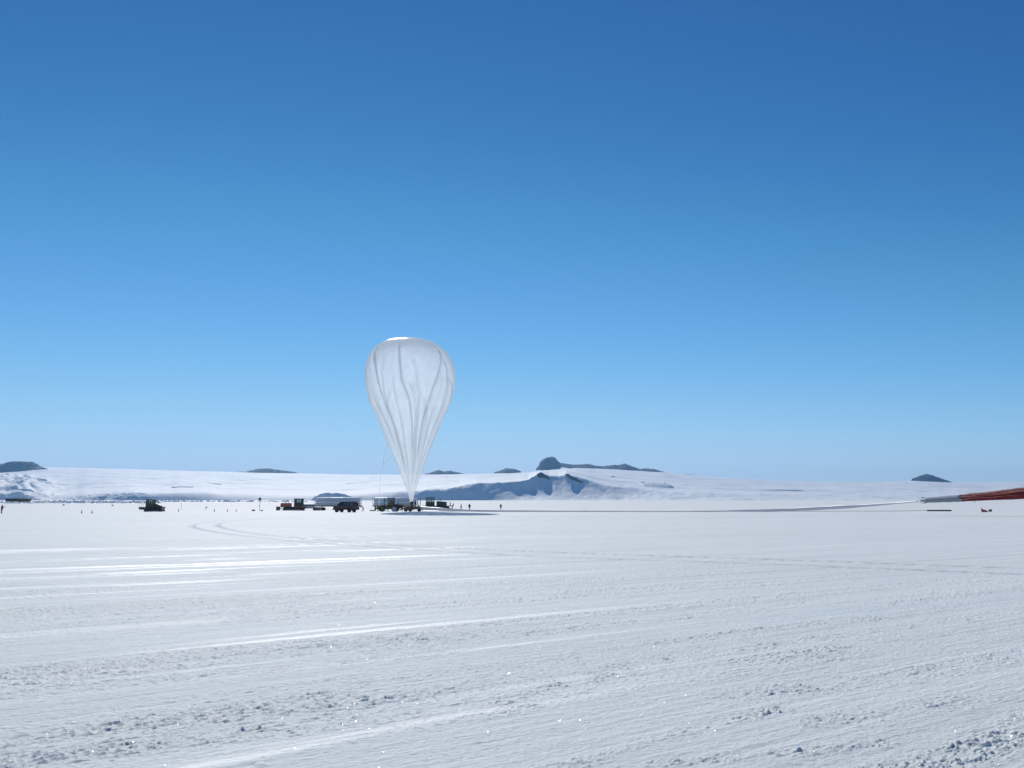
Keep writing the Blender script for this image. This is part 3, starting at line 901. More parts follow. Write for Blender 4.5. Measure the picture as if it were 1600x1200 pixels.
# ------------------------------------------------------------------ parachute train hanging at the right
def build_parachute():
    a = at(1436, 783, 158); b = at(1505, 778.3, 148); c = at(1600, 771.2, 136); d = at(1760, 757, 120)
    ax = (d - b).normalized()
    rt = root('parachute', a, 0, label='long red and grey packed parachute stretched above the snow at the right edge', cat='parachute')
    def l(p): return p - a
    # grey canvas sleeve
    pts = []; rs = []
    def run(p0, p1, r0, r1, n, wob, seed):
        rng = random.Random(seed); P = []; Q = []
        for i in range(n + 1):
            t = i / n
            P.append(l(p0.lerp(p1, t)) + Vector((0, 0, rng.uniform(-wob, wob) * .4)))
            Q.append((r0 + (r1 - r0) * t) * (1 + rng.uniform(-wob, wob)))
        return P, Q
    p0 = at(1446.5, 781.7, 156.6)
    P, Q = run(p0, b, .43, .57, 12, .04, 1)
    MB().tube(P, Q, 20).build('sleeve', M['canvas_grey'], rt)
    # red canopy bundle with folds: rings with lobed section
    n, m = 60, 56
    X = np.zeros((n, m)); Y = X.copy(); Z = X.copy()
    side = ax.cross(Vector((0, 0, 1))).normalized(); up = side.cross(ax).normalized()
    for i in range(n):
        t = i / (n - 1)
        if t < .4: cpt = b.lerp(c, t / .4); r_ = .52 + (.80 - .52) * t / .4
        else: cpt = c.lerp(d, (t - .4) / .6); r_ = .80 + .1 * (t - .4)
        end = min(1, i / 2.0 + .82)
        for k in range(m):
            th = 2 * math.pi * k / m
            f = 1 + .10 * (float(vn(np.array([th * 2.4]), np.array([t * 5.0]), 501)[0]) - .5) * 2 + .05 * math.sin(th * 9 + 3 * math.sin(t * 9))
            p = l(cpt) + (side * math.cos(th) + up * math.sin(th)) * r_ * f * end
            X[i, k], Y[i, k], Z[i, k] = p
    me = grid_mesh('canopy', X, Y, Z, M['parachute'], wrap=True)
    o = bpy.data.objects.new('canopy', me); COL.objects.link(o); o.parent = rt
    # ropes lashed over the canopy
    mb = MB()
    for sgn, hgt in ((-.5, .72), (-.85, .35), (.1, .88), (-.8, -.25)):
        P = []
        for i in range(30):
            t = i / 29
            cpt = b.lerp(c, t / .4) if t < .4 else c.lerp(d, (t - .4) / .6)
            r_ = (.56 + .28 * min(1, t / .4)) * (1.08 + .02 * math.sin(i * 2.1 + sgn * 9))
            v_ = (-side if side.y > 0 else side) * abs(sgn) + up * hgt
            v_.normalize()
            P.append(l(cpt) + v_ * r_ + Vector((0, 0, .07 * math.sin(i * 1.1 + hgt * 8))))
        mb.tube(P, .018, 5)
    mb.build('lashing_rope', M['maroon_flat'], rt)
    # hoop and shackle joining it to the balloon tail
    for px in (1441.5, 1444.8):
        cc_ = l(at(px, 781.9, 157.2))
        vs = [cc_ + (side * math.cos(k / 10 * math.pi) + up * math.sin(k / 10 * math.pi)) * .50 for k in range(21)]
        MB().tube(vs, .055, 6).build('hoop', M['white'], rt)
    mb = MB()
    mb.tube([l(at(1437, 783, 158)), l(at(1440, 782.4, 157.8)), l(at(1444, 782, 157.3))], [.08, .14, .2], 10)
    mb.build('shackle', M['steel'], rt)
    mb = MB()
    q = l(at(1523, 783.5, 145.5)); mb.tube([q + Vector((0, 0, .25)), q - Vector((0, 0, .25))], .03, 6)
    mb.build('strap_end', M['black'], rt)
build_parachute()

# ------------------------------------------------------------------ vehicles
def win(parent, x0, x1, y0, y1, z0, z1, rest=None):
    return MB().box(x0, x1, y0, y1, z0, z1).build('window', M['glass'], parent)

def crawler_track(rt, y0, y1, x0, x1, h, mt='rubber'):
    n = 8; r = h / 2
    poly = [(x0 + r - r * math.sin(math.pi * k / n), r + r * math.cos(math.pi * k / n)) for k in range(n + 1)] + \
           [(x1 - r + r * math.sin(math.pi * k / n), r - r * math.cos(math.pi * k / n)) for k in range(n + 1)]
    m = len(poly); vs = []; fs = []
    ip = [(x0 + r + (p[0] - x0 - r) * 1, p[1]) for p in poly]
    cx = (x0 + x1) / 2
    inner = []
    for k, p in enumerate(poly):
        c = x0 + r if k <= n else x1 - r
        inner.append((c + (p[0] - c) * .8, r + (p[1] - r) * .8))
    for y in (y0, y1):
        vs += [(p[0], y, p[1]) for p in poly]; vs += [(p[0], y, p[1]) for p in inner]
    for i in range(m):
        j = (i + 1) % m
        fs.append((i, j, m + j, m + i)); fs.append((2 * m + i, 3 * m + i, 3 * m + j, 2 * m + j))
        fs.append((i, 2 * m + i, 2 * m + j, j)); fs.append((m + i, m + j, 3 * m + j, 3 * m + i))
    mb = MB().add(vs, fs)
    L = 0.0
    k = x0 + r
    while k < x1 - r:                       # grousers
        mb.box(k, k + .05, y0 - .01, y1 + .01, -.0, .02); mb.box(k, k + .05, y0 - .01, y1 + .01, h, h + .03)
        k += .22
    t = mb.build('track', M[mt], rt)
    nw = max(4, int((x1 - x0) / (h * .75)))
    for i in range(nw):
        x = x0 + r + (x1 - x0 - 2 * r) * i / (nw - 1)
        MB().ycyl(x, r, r * .72, y0 + .04, y1 - .04, 16).build('road_wheel', M['steel'], t)
    return t

def crawler(name, loc, rz, sc, label, cat, paint, cabp, hood, cab, tail, blade, tracks, rails=True, stacks=((.9, .55),), W=2.4):
    """tracked tractor, forward +x. lengths in metres before scale sc"""
    rt = root(name, loc, rz, label=label, cat=cat)
    rt.scale = (sc, sc, sc)
    h = W / 2
    tx0, tx1, th = tracks
    crawler_track(rt, -h, -h + .5, tx0, tx1, th); crawler_track(rt, h - .5, h, tx0, tx1, th)
    MB().box(tx0 + .15, tx1 - .1, -h + .52, h - .52, .32, th + .25, .04).build('chassis', M['steel'], rt)
    # fenders / deck
    MB().box(tail[0], cab[1] + .1, -h + .02, h - .02, th + .06, th + .32, .04).box(tail[0], tail[0] + .9, -h + .3, h - .3, tail[2], th + .05, .05).build('deck', M[paint], rt)
    # hood: sloping nose
    x0, x1, z0, za, zb = hood
    mb = MB().prism([(x0, z0), (x1, z0), (x1 + .06, z0 + .2), (x1, zb - .12), (x1 - .18, zb), (x0 + .2, za), (x0, za - .03)], -h * .46, h * .46)
    mb.box(x0 + .3, x1 - .3, -h * .48, -h * .465, z0 + .15, zb - .3).box(x0 + .25, x1 - .25, h * .465, h * .48, z0 + .15, zb - .3)
    hd = mb.build('hood', M[paint], rt)
    mb = MB()
    for k in range(6):
        z = z0 + .25 + (zb - z0 - .45) * k / 6
        mb.box(x1 + .055, x1 + .085, -h * .38, h * .38, z, z + .05)
    mb.build('grille', M['black'], hd)
    for x, hh in stacks:
        MB().tube([(x, .25, za - .1), (x, .25, za + hh), (x - .08, .25, za + hh + .06)], .06, 8).build('exhaust', M['steel'], rt)
    # cab: lower body, posts, roof
    cx0, cx1, cz0, cz1 = cab
    zs = cz0 + (cz1 - cz0) * .54
    y = h * .72
    MB().box(cx0, cx1, -y, y, th + .322, zs, .04).build('cab', M[cabp], rt)
    cb = MB()
    nb = 3 if cx1 - cx0 > 1.6 else 2
    for sy in (-y + .04, y - .13):
        for k in range(nb + 1):
            x = cx0 + .04 + (cx1 - cx0 - .2) * k / nb
            cb.box(x, x + .12, sy, sy + .09, zs, cz1 - .14)
    for xx in (cx0 + .04, cx1 - .16):
        cb.box(xx, xx + .12, -.05, .05, zs, cz1 - .14)
    for sy in (-y + .03, y - .12):
        cb.box(cx0 + .03, cx1 - .03, sy, sy + .09, cz1 - .17, cz1 - .143)
    for xx in (cx0 + .03, cx1 - .15):
        cb.box(xx, xx + .12, -y + .125, y - .125, cz1 - .172, cz1 - .145)
    cf = cb.build('cab_frame', M[cabp], rt)
    for k in range(nb):
        x = cx0 + .16 + (cx1 - cx0 - .2) * k / nb; xe = cx0 + .04 + (cx1 - cx0 - .2) * (k + 1) / nb
        for sy in (-y + .07, y - .09):
            MB().box(x, xe, sy, sy + .02, zs, cz1 - .14).build('window', M['glass'], cf)
    for xx in (cx0 + .08, cx1 - .11):
        for s in (-1, 1):
            MB().box(xx, xx + .02, min(.05 * s, (y - .13) * s), max(.05 * s, (y - .13) * s), zs, cz1 - .14).build('window', M['glass'], cf)
    MB().box(cx0 - .1, cx1 + .1, -y - .06, y + .06, cz1 - .14, cz1, .04).build('cab_roof', M[cabp], rt)
    MB().box(cx0 + .5, cx0 + 1.0, -.3, .3, zs - .3, zs + .05, .04).box(cx0 + .4, cx0 + .52, -.28, .28, zs - .2, zs + .5, .03).build('seat', M['black'], rt)
    if rails:
        mb = MB()
        xs = tail[0] + .05
        for yy in (-h * .8, h * .8):
            mb.tube([(xs, yy, th + .3), (xs, yy, tail[1]), (tail[0] + 1.0, yy, tail[1]), (tail[0] + 1.0, yy, th + .3)], .025, 6)
        mb.tube([(xs, -h * .8, tail[1]), (xs, h * .8, tail[1])], .025, 6)
        mb.build('handrail', M[paint], rt)
    if blade:
        bx, bz0, bz1, bm_ = blade
        poly = [(bx + .12, bz0), (bx + .3, bz0), (bx + .16, (bz0 + bz1) / 2), (bx + .32, bz1), (bx + .16, bz1), (bx, (bz0 + bz1) / 2)]
        MB().prism(poly, -h - .25, h + .25).build('blade', M[bm_], rt)
        for s in (-1, 1):
            MB().tube([(tx1 - .6, s * (h - .65), .45), (bx + .06, s * (h - .65), (bz0 + bz1) / 2 - .1)], .08, 8).build('push_arm', M['steel'], rt)
    return rt

P = G(239, 799.8)
crawler('bulldozer', P, R(6), 1.0, 'small dark bulldozer alone at the left, blade to the right', 'bulldozer', 'olive', 'olive',
        hood=(.25, 1.85, .75, 1.95, 1.45), cab=(-1.5, .25, .9, 2.8), tail=(-2.9, 1.85, .5), blade=(2.05, .1, 1.15, 'maroon_flat'),
        tracks=(-1.75, 1.85, .78), stacks=((.95, .5), (.42, .7)), W=2.2)
P = G(455, 797.8)
o = crawler('bulldozer', P, R(180 - 5), 1.0, 'orange hooded bulldozer facing left with tall cab and snow blade', 'bulldozer', 'orange', 'dgreen',
            hood=(.05, 2.7, .8, 1.95, 1.95), cab=(-3.05, -.95, .9, 3.1), tail=(-3.9, 1.3, .5), blade=(3.35, .05, 1.05, 'steel'),
            tracks=(-3.3, 1.9, .75), stacks=((1.5, .45), (.8, .7)), W=2.3, rails=False)
P = G(684.5, 797.3)
o = crawler('bulldozer', P, R(4), 1.0, 'dark green bulldozer just right of the balloon behind the white tail', 'bulldozer', 'dgreen', 'dgreen',
            hood=(-.45, 2.3, .8, 2.45, 2.3), cab=(-3.35, -.95, .9, 3.45), tail=(-4.1, 1.5, .5), blade=(3.75, .15, 1.35, 'dgreen'),
            tracks=(-3.7, 3.1, .95), stacks=((.2, .7), (.75, .55), (2.6, -.5)), W=2.5, rails=False)
MB().box(2.9, 4.2, -1.15, 1.15, 1.08, 1.30, .04).box(3.9, 4.2, -1.1, 1.1, 1.3, 1.9, .05, (.5, .9)).build('front_deck', M['dgreen'], o)
MB().tube([(3.25, -.5, 1.2), (3.25, -.5, 2.3)], .1, 8).build('post', M['dgreen'], o)

# tracked flatbed trailer behind the orange bulldozer
P = G(490, 797.8)
rt = root('tracked_trailer', P, R(175), label='low grey flatbed trailer on tracks hitched behind the orange bulldozer', cat='trailer')
crawler_track(rt, -1.1, -.65, -2.9, -.1, .85); crawler_track(rt, .65, 1.1, -2.9, -.1, .85)
MB().box(-2.0, 2.9, -1.15, 1.15, .95, 1.12, .03).box(-.1, 2.6, -.45, .45, .55, .94, .04).build('deck', M['alu'], rt)
MB().box(-.2, 2.7, -1.0, 1.0, 1.125, 1.62, .05).build('cargo_box', M['canvas_grey'], rt)
MB().tube([(2.6, 0, .75), (3.4, 0, .6)], .07, 8).build('drawbar', M['steel'], rt)
MB().box(-2.95, -2.05, -.6, .6, .6, .8, .04).build('tail_frame', M['steel'], rt)

# helium tube trailers
def wheel(parent, x, z, r, y0, y1, rim='alu'):
    mb = MB()
    w = abs(y1 - y0); ym = (y0 + y1) / 2
    prof = [(-.5, .62), (-.5, .9), (-.38, 1), (.38, 1), (.5, .9), (.5, .62)]
    n = 24; vs = []; fs = []
    for (a, q) in prof:
        for k in range(n):
            t = 2 * math.pi * k / n
            vs.append((x + math.cos(t) * r * q, ym + a * w, z + math.sin(t) * r * q))
    m = len(prof)
    for i in range(m):
        i2 = (i + 1) % m
        for k in range(n):
            k2 = (k + 1) % n
            fs.append((i * n + k, i * n + k2, i2 * n + k2, i2 * n + k))
    wh = MB().ycyl(x, z, r * .615, ym - w * .36, ym + w * .36, 20).build('wheel', M[rim], parent)
    mb.add(vs, fs, False); mb.build('tyre', M['rubber'], wh)
    return wh

def tube_trailer(loc, rz, L, label, z0, z1):
    rt = root('gas_tube_trailer', loc, rz, label=label, cat='trailer', group='helium tube trailers parked behind the launch site')
    W = 2.4; rows, cols = 3, 3
    r = min((z1 - z0) / rows, W / cols) / 2 * .97
    for i in range(rows):
        for j in range(cols):
            zc = z0 + (z1 - z0) * (i + .5) / rows; yc = -W / 2 + W * (j + .5) / cols
            xs = [-L / 2 + .25, -L / 2 + .4, -L / 2 + .7, L / 2 - .7, L / 2 - .4, L / 2 - .25]
            MB().tube([(x, yc, zc) for x in xs], [r * .3, r * .75, r, r, r * .75, r * .3], 18).build('gas_tube', M['tube'], rt)
    for x in (-L / 2, L / 2 - .12, -L / 6, L / 6):
        fr = MB()
        fr.box(x, x + .12, -W / 2 - .08, -W / 2 - .005, z0 - .1, z1 + .14); fr.box(x, x + .12, W / 2 + .005, W / 2 + .08, z0 - .1, z1 + .14)
        fr.box(x, x + .12, -W / 2 - .005, W / 2 + .005, z1 + .03, z1 + .14)
        fr.build('bulkhead', M['white'], rt)
    MB().box(-L / 2, L / 2, -.75, -.55, z0 - .42, z0 - .13).box(-L / 2, L / 2, .55, .75, z0 - .42, z0 - .13).box(-L / 2 + .1, L / 2 - .1, -W / 2, W / 2, z0 - .125, z0 - .03).build('chassis', M['steel'], rt)
    for x in (L / 2 - 1.2, L / 2 - 2.4):
        for s in (-1, 1):
            wheel(rt, x, .5, .5, s * .8, s * 1.2)
    for s in (-1, 1):
        MB().tube([(-L / 2 + 2.3, s * .7, z0 - .4), (-L / 2 + 2.3, s * .7, .06)], .07, 8).box(-L / 2 + 2.15, -L / 2 + 2.45, s * .7 - .15, s * .7 + .15, 0, .06).build('landing_leg', M['steel'], rt)
    return rt
P = G(528, 796.6)
tube_trailer(P, R(0), 13.3, 'long pale gas tube trailer standing behind the maroon van', 1.35, 3.55)
P = G(617, 796.6)
tube_trailer(P, R(0), 12.6, 'pale gas tube trailer behind the yellow wheel loader, left of the balloon', 1.35, 3.45)

# van
def van():
    P = G(540, 800.6)
    rt = root('passenger_van', P, R(180 - 27), label='dark maroon passenger van on big wheels parked left of the balloon', cat='van')
    # forward = +x
    L, W = 5.5, 1.95
    h = W / 2
    # sections of the body along x: (x, z_bottom, z_belt, z_roof, half width roof)
    body = [(-2.75, .62, 1.42, .93), (-2.70, .55, 1.45, .97), (1.55, .55, 1.45, .97), (2.0, .55, 1.36, .97), (2.62, .58, 1.22, .92), (2.75, .66, 1.05, .86)]
    vs = []; fs = []
    for x, zb, zt, w in body:
        vs += [(x, -w * .92, zb), (x, -w, zb + .2), (x, -w, zt - .06), (x, -w * .94, zt), (x, w * .94, zt), (x, w, zt - .06), (x, w, zb + .2), (x, w * .92, zb)]
    for i in range(len(body) - 1):
        for k in range(8):
            j = (k + 1) % 8
            fs.append((i * 8 + k, i * 8 + j, i * 8 + 8 + j, i * 8 + 8 + k))
    fs += [tuple(range(8)), tuple(range(40, 48))]
    MB().add(vs, fs).build('body', M['maroon'], rt)
    # pillars and roof
    zb, zt = 1.452, 2.10
    MB().box(-2.62, 1.05, -.84, .84, zt, zt + .14, .06).build('roof', M['maroon'], rt)
    pil = MB()
    xs = [-2.66, -1.62, -.62, .28]
    for s in (-1, 1):
        for x in xs:
            b = [(x, s * .93, zb), (x + .16, s * .93, zb), (x + .16, s * .84, zb), (x, s * .84, zb)]
            t = [(x + .03, s * .83, zt), (x + .19, s * .83, zt), (x + .19, s * .74, zt), (x + .03, s * .74, zt)]
            pil.add(b + t, [(0, 1, 2, 3), (4, 5, 6, 7), (0, 1, 5, 4), (1, 2, 6, 5), (2, 3, 7, 6), (3, 0, 4, 7)])
        b = [(1.50, s * .93, zb), (1.62, s * .93, zb), (1.62, s * .84, zb), (1.50, s * .84, zb)]
        t = [(.92, s * .83, zt), (1.04, s * .83, zt), (1.04, s * .74, zt), (.92, s * .74, zt)]
        pil.add(b + t, [(0, 1, 2, 3), (4, 5, 6, 7), (0, 1, 5, 4), (1, 2, 6, 5), (2, 3, 7, 6), (3, 0, 4, 7)])
    pil.build('pillars', M['maroon'], rt)
    def quad(name, pts):
        p = [Vector(q) for q in pts]; n = (p[1] - p[0]).cross(p[2] - p[0]).normalized() * .012
        vs = [q + n for q in p] + [q - n for q in p]
        return MB().add(vs, [(0, 1, 2, 3), (7, 6, 5, 4), (0, 4, 5, 1), (1, 5, 6, 2), (2, 6, 7, 3), (3, 7, 4, 0)]).build(name, M['glass'], rt)
    for s in (-1, 1):
        for x0, x1, dx0, dx1 in ((-2.5, -1.62, .03, .03), (-1.46, -.62, .03, .03), (-.46, .28, .03, .03), (.44, 1.50, .03, -.58)):
            quad('window', [(x0, s * .885, zb), (x1, s * .885, zb), (x1 + dx1, s * .785, zt), (x0 + dx0, s * .785, zt)])
    quad('windscreen', [(1.56, -.83, zb), (1.56, .83, zb), (.98, .73, zt), (.98, -.73, zt)])
    quad('window', [(-2.6, -.83, zb), (-2.6, .83, zb), (-2.57, .73, zt), (-2.57, -.73, zt)])
    for x in (-.4, .75):
        for s in (-.42, .42):
            MB().box(x - .25, x + .2, s - .25, s + .25, 1.0, 1.5, .05).box(x - .28, x - .18, s - .22, s + .22, 1.5, 1.85, .04).build('seat', M['black'], rt)
    for x in (-1.6, 1.7):
        for s in (-1, 1):
            wheel(rt, x, .46, .46, s * .68, s * 1.03, 'steel')
    MB().tube([(-1.6, -.7, .46), (-1.6, .7, .46)], .07, 8).tube([(1.7, -.7, .46), (1.7, .7, .46)], .07, 8).build('axle', M['steel'], rt)
    MB().box(2.76, 2.88, -.92, .92, .55, .75, .04).build('bumper', M['black'], rt)
    MB().box(-2.88, -2.76, -.92, .92, .55, .75, .04).build('bumper', M['black'], rt)
    MB().box(2.755, 2.78, -.5, .5, .8, 1.0).build('grille', M['black'], rt)
    for s in (-.7, .7):
        MB().box(2.755, 2.79, s - .13, s + .13, .84, 1.0, .02).build('headlight', M['alu'], rt)
        MB().box(-2.79, -2.765, s * 1.1 - .08, s * 1.1 + .08, 1.0, 1.3, .02).build('tail_light', M['maroon_flat'], rt)
    for s in (-1, 1):
        MB().box(1.25, 1.38, s * 1.0 - .02 + s * .08, s * 1.0 + .02 + s * .16, 1.45, 1.75, .02).tube([(1.3, s * .94, 1.45), (1.3, s * 1.09, 1.55)], .02, 5).build('mirror', M['black'], rt)
    MB().box(-2.5, .8, -.85, -.8, 2.26, 2.3).box(-2.5, .8, .8, .85, 2.26, 2.3).box(-2.0, -1.95, -.8, .8, 2.245, 2.29).box(.2, .25, -.8, .8, 2.245, 2.29).build('roof_rack', M['black'], rt)
van()

# wheel loader holding film at the left of the balloon (forward = -x in the picture)
def loader():
    P = G(607, 799.3)
    rt = root('wheel_loader', P, R(180 + 12), label='big dark yellow wheel loader with tall cab beside the balloon base', cat='wheel loader')
    for x in (-1.75, 1.55):
        for s in (-1, 1):
            wheel(rt, x, .72, .72, s * .75, s * 1.25, 'yellow')
    MB().prism([(-3.25, .75), (-.9, .75), (-.9, 1.75), (-2.9, 1.62), (-3.25, 1.3)], -.62, .62).build('engine_cover', M['yellow'], rt)
    MB().box(-.88, 1.0, -.5, .5, .55, 1.25, .05).box(.3, 2.2, -.55, .55, .6, 1.35, .05).build('chassis', M['yellow'], rt)
    MB().box(-3.4, -3.27, -.95, .95, .5, 1.25, .05).build('counterweight', M['yellow'], rt)
    MB().box(-2.5, .35, -1.2, -.72, 1.46, 1.56, .02).box(-2.5, .35, .72, 1.2, 1.46, 1.56, .02).build('fender', M['yellow'], rt)
    MB().box(-1.4, .2, -.8, .8, 1.57, 2.15, .05).build('cab', M['yellow'], rt)
    fr = MB()
    for x in (-1.36, -.6, .06):
        for y in (-.78, .68):
            fr.box(x, x + .1, y, y + .1, 2.15, 3.05)
    for y in (-.77, .69):
        fr.box(-1.35, .15, y, y + .08, 2.98, 3.045)
    for x in (-1.35, .07):
        fr.box(x, x + .08, -.685, .685, 2.975, 3.04)
    cf = fr.build('cab_frame', M['black'], rt)
    for y in (-.73, .71):
        win(cf, -1.26, -.6, y, y + .02, 2.15, 3.05); win(cf, -.5, .06, y, y + .02, 2.15, 3.05)
    win(cf, -1.34, -1.32, -.68, .68, 2.15, 3.05); win(cf, .1, .12, -.68, .68, 2.15, 3.05)
    MB().box(-1.5, .3, -.9, .9, 3.05, 3.2, .05).build('cab_roof', M['black'], rt)
    MB().box(-1.1, -.6, -.3, .3, 2.1, 2.5, .04).box(-1.18, -1.08, -.28, .28, 2.5, 2.95, .04).build('seat', M['black'], rt)
    MB().tube([(-2.2, .3, 1.6), (-2.2, .3, 2.3)], .06, 8).build('exhaust', M['steel'], rt)
    for s in (-.45, .45):
        MB().prism([(.6, 1.2), (.9, 1.15), (2.9, .55), (3.1, .75), (2.2, 1.45), (.7, 1.55)], s - .08, s + .08).build('lift_arm', M['yellow'], rt)
    # fork frame with a dark boom lying low in front
    MB().prism([(2.95, .25), (3.5, .1), (3.55, .3), (3.2, .5), (3.2, 1.25), (2.98, 1.2)], -1.2, 1.2).build('bucket', M['steel'], rt)
    MB().box(.9, 1.02, -.85, -.77, 1.5, 3.2).box(.25, 1.02, -.85, -.77, 3.0, 3.1).build('guard_post', M['black'], rt)
    # windshield to the left, like a clear screen
    win(rt, .32, 1.0, -.83, -.80, 2.2, 3.0)
    return rt
loader()

# launch spool vehicle under the balloon
def spool_vehicle():
    P = G(645, 799.4)
    rt = root('spool_vehicle', P, R(3), label='low yellow launch vehicle whose roller holds the foot of the balloon', cat='launch vehicle')
    MB().box(-2.2, 2.1, -1.1, 1.1, .55, .85, .05).box(-2.0, -.6, -.9, .9, .86, 1.15, .05).build('bed', M['yellow'], rt)
    for x in (-1.6, -.6, 1.5):
        for s in (-1, 1):
            wheel(rt, x, .42, .42, s * .72, s * 1.08, 'steel')
    MB().ycyl(-.1, 1.35, .42, -.95, .95, 24).build('roller', M['alu'], rt)
    for s in (-1, 1):
        MB().prism([(-.6, .85), (.4, .85), (.1, 1.75), (-.3, 1.75)], s * 1.0 - .05, s * 1.0 + .05).build('roller_cheek', M['yellow'], rt)
    MB().box(.9, 2.0, -.9, .9, .86, 1.25, .05).build('winch_box', M['steel'], rt)
    mb = MB()
    for x in (1.15, 1.75):
        for y in (-.8, .8):
            mb.tube([(x, y, .86), (x, y, 3.1)], .04, 6)
        mb.tube([(x, -.8, 3.1), (x, .8, 3.1)], .04, 6)
    mb.tube([(1.15, -.8, 2.0), (1.75, -.8, 2.0)], .03, 6)
    mb.build('mast', M['alu'], rt)
    MB().prism([(-3.0, .25), (-2.2, .5), (-2.2, .85), (-2.5, .85), (-3.0, .5)], -.8, .8).build('step', M['yellow'], rt)
    MB().box(2.1, 2.35, -.7, .7, .3, .7, .04).build('bumper', M['steel'], rt)
spool_vehicle()

# ------------------------------------------------------------------ people
def skin_mesh(name, joints, edges, material, parent=None):
    me = bpy.data.meshes.new(name)
    me.from_pydata([j[0] for j in joints], edges, [])
    o = bpy.data.objects.new(name + '_tmp', me); COL.objects.link(o)
    md = o.modifiers.new('s', 'SKIN'); md.use_smooth_shade = True
    sv = me.skin_vertices[0].data
    for i, j in enumerate(joints):
        r = j[1]
        sv[i].radius = r if isinstance(r, tuple) else (r, r)
    sv[0].use_root = True
    s2 = o.modifiers.new('d', 'SUBSURF'); s2.levels = 1; s2.render_levels = 1
    dg = bpy.context.evaluated_depsgraph_get()
    m2 = bpy.data.meshes.new_from_object(o.evaluated_get(dg))
    m2.name = name
    bpy.data.objects.remove(o)
    m2.materials.clear()
    ob = link_mesh(name, m2, material, parent)
    m2.polygons.foreach_set('use_smooth', [True] * len(m2.polygons))
    return ob

def person(loc, rz, label, jacket='c_black', trousers='c_black', stride=.28, bend=0.0, arms='down', hood='c_black', bulk=1.0, h=1.78, group=None):
    """standing figure facing +x; body, then clothing as children"""
    k = h / 1.78
    hipz = .93
    bx = math.sin(bend)
    def tor(d): return (bx * d, 0, hipz + math.cos(bend) * d)
    sh = tor(.50); nk = tor(.58); hd = tor(.70); tp = tor(.82)
    def foot(s, dx): return [((dx * .5, s * .11, .50), .055), ((dx, s * .12, .09), .042), ((dx + .15, s * .13, .04), .038)]
    if arms == 'down':
        def arm(s): return [((sh[0], s * .19, sh[2] - .03), .052), ((sh[0] - .04, s * .27, sh[2] - .30), .042), ((sh[0] + .06, s * .28, sh[2] - .55), .03), ((sh[0] + .09, s * .27, sh[2] - .64), .035)]
    else:
        def arm(s): return [((sh[0], s * .19, sh[2] - .03), .052), ((sh[0] + .16, s * .25, sh[2] - .20), .042), ((sh[0] + .40, s * .18, sh[2] - .12), .03), ((sh[0] + .48, s * .16, sh[2] - .10), .035)]
    j = [((0, 0, hipz), .13), (tor(.25), .12), (sh, .12), (nk, .055), (hd, (.085, .095)), (tp, .06)]
    e = [(0, 1), (1, 2), (2, 3), (3, 4), (4, 5)]
    for s, dx in ((-1, stride), (1, -stride * .9)):
        b = len(j); j.append(((0, s * .09, hipz - .06), .085)); j += foot(s, dx); e += [(0, b), (b, b + 1), (b + 1, b + 2), (b + 2, b + 3)]
        b = len(j); j += arm(s); e += [(2, b), (b, b + 1), (b + 1, b + 2), (b + 2, b + 3)]
    # fingers on each hand
    for s in (-1, 1):
        hands = [i for i, q in enumerate(j) if q[1] == .035 and q[0][1] * s > 0]
        hp = j[hands[0]]; dirv = (0.02, 0, -1) if arms == 'down' else (1, 0, .05)
        for f in range(4):
            off = (f - 1.5) * .022
            p1 = (hp[0][0] + dirv[0] * .05 + (off if arms == 'down' else 0), hp[0][1] + (0 if arms == 'down' else off), hp[0][2] + dirv[2] * .05)
            p2 = (p1[0] + dirv[0] * .045 + .01, p1[1] - s * .012, p1[2] + dirv[2] * .045)
            b = len(j); j += [(p1, .0095), (p2, .0085)]; e += [(hands[0], b), (b, b + 1)]
        b = len(j); j += [((hp[0][0] + .045, hp[0][1] - s * .01, hp[0][2] + dirv[2] * .02), .011)]; e += [(hands[0], b)]
    j = [((p[0] * k, p[1] * k, p[2] * k), tuple(q * k for q in r) if isinstance(r, tuple) else r * k) for p, r in j]
    body = skin_mesh('person', j, e, M['skin'])
    body.location = loc; body.rotation_euler = (0, 0, rz)
    tag(body, label=label, cat='person', group=group)
    B = bulk
    def S(js): return [((p[0] * k, p[1] * k, p[2] * k), tuple(q * k for q in r) if isinstance(r, tuple) else r * k) for p, r in js]
    jj = [((0, 0, hipz - .10), (.165 * B, .19 * B)), (tor(.22), (.15 * B, .18 * B)), (tor(.46), (.15 * B, .20 * B)), (tor(.575), (.10, .10))]
    ee = [(0, 1), (1, 2), (2, 3)]
    for s in (-1, 1):
        b = len(jj); a = arm(s)
        jj += [(a[0][0], .085 * B), (a[1][0], .07 * B), (a[2][0], .055)]; ee += [(2, b), (b, b + 1), (b + 1, b + 2)]
    skin_mesh('jacket', S(jj), ee, M[jacket], body)
    jj = [((0, 0, hipz), (.15, .17))]; ee = []
    for s, dx in ((-1, stride), (1, -stride * .9)):
        f = foot(s, dx); b = len(jj)
        jj += [((0, s * .10, hipz - .10), .11), (f[0][0], .085), ((f[1][0][0], f[1][0][1], .14), .07)]; ee += [(0, b), (b, b + 1), (b + 1, b + 2)]
    skin_mesh('trousers', S(jj), ee, M[trousers], body)
    for s, dx in ((-1, stride), (1, -stride * .9)):
        skin_mesh('boot', S([((dx - .02, s * .12, .16), .068), ((dx - .01, s * .12, .07), .065), ((dx + .16, s * .13, .055), .052)]), [(0, 1), (1, 2)], M['c_black'], body)
    hc = tor(.735)
    skin_mesh('hood', S([((hc[0] - .035, 0, hc[2] - .13), (.09, .09)), ((hc[0] - .03, 0, hc[2]), (.115, .12)), ((hc[0] - .02, 0, hc[2] + .085), (.08, .085))]), [(0, 1), (1, 2)], M[hood], body)
    return body

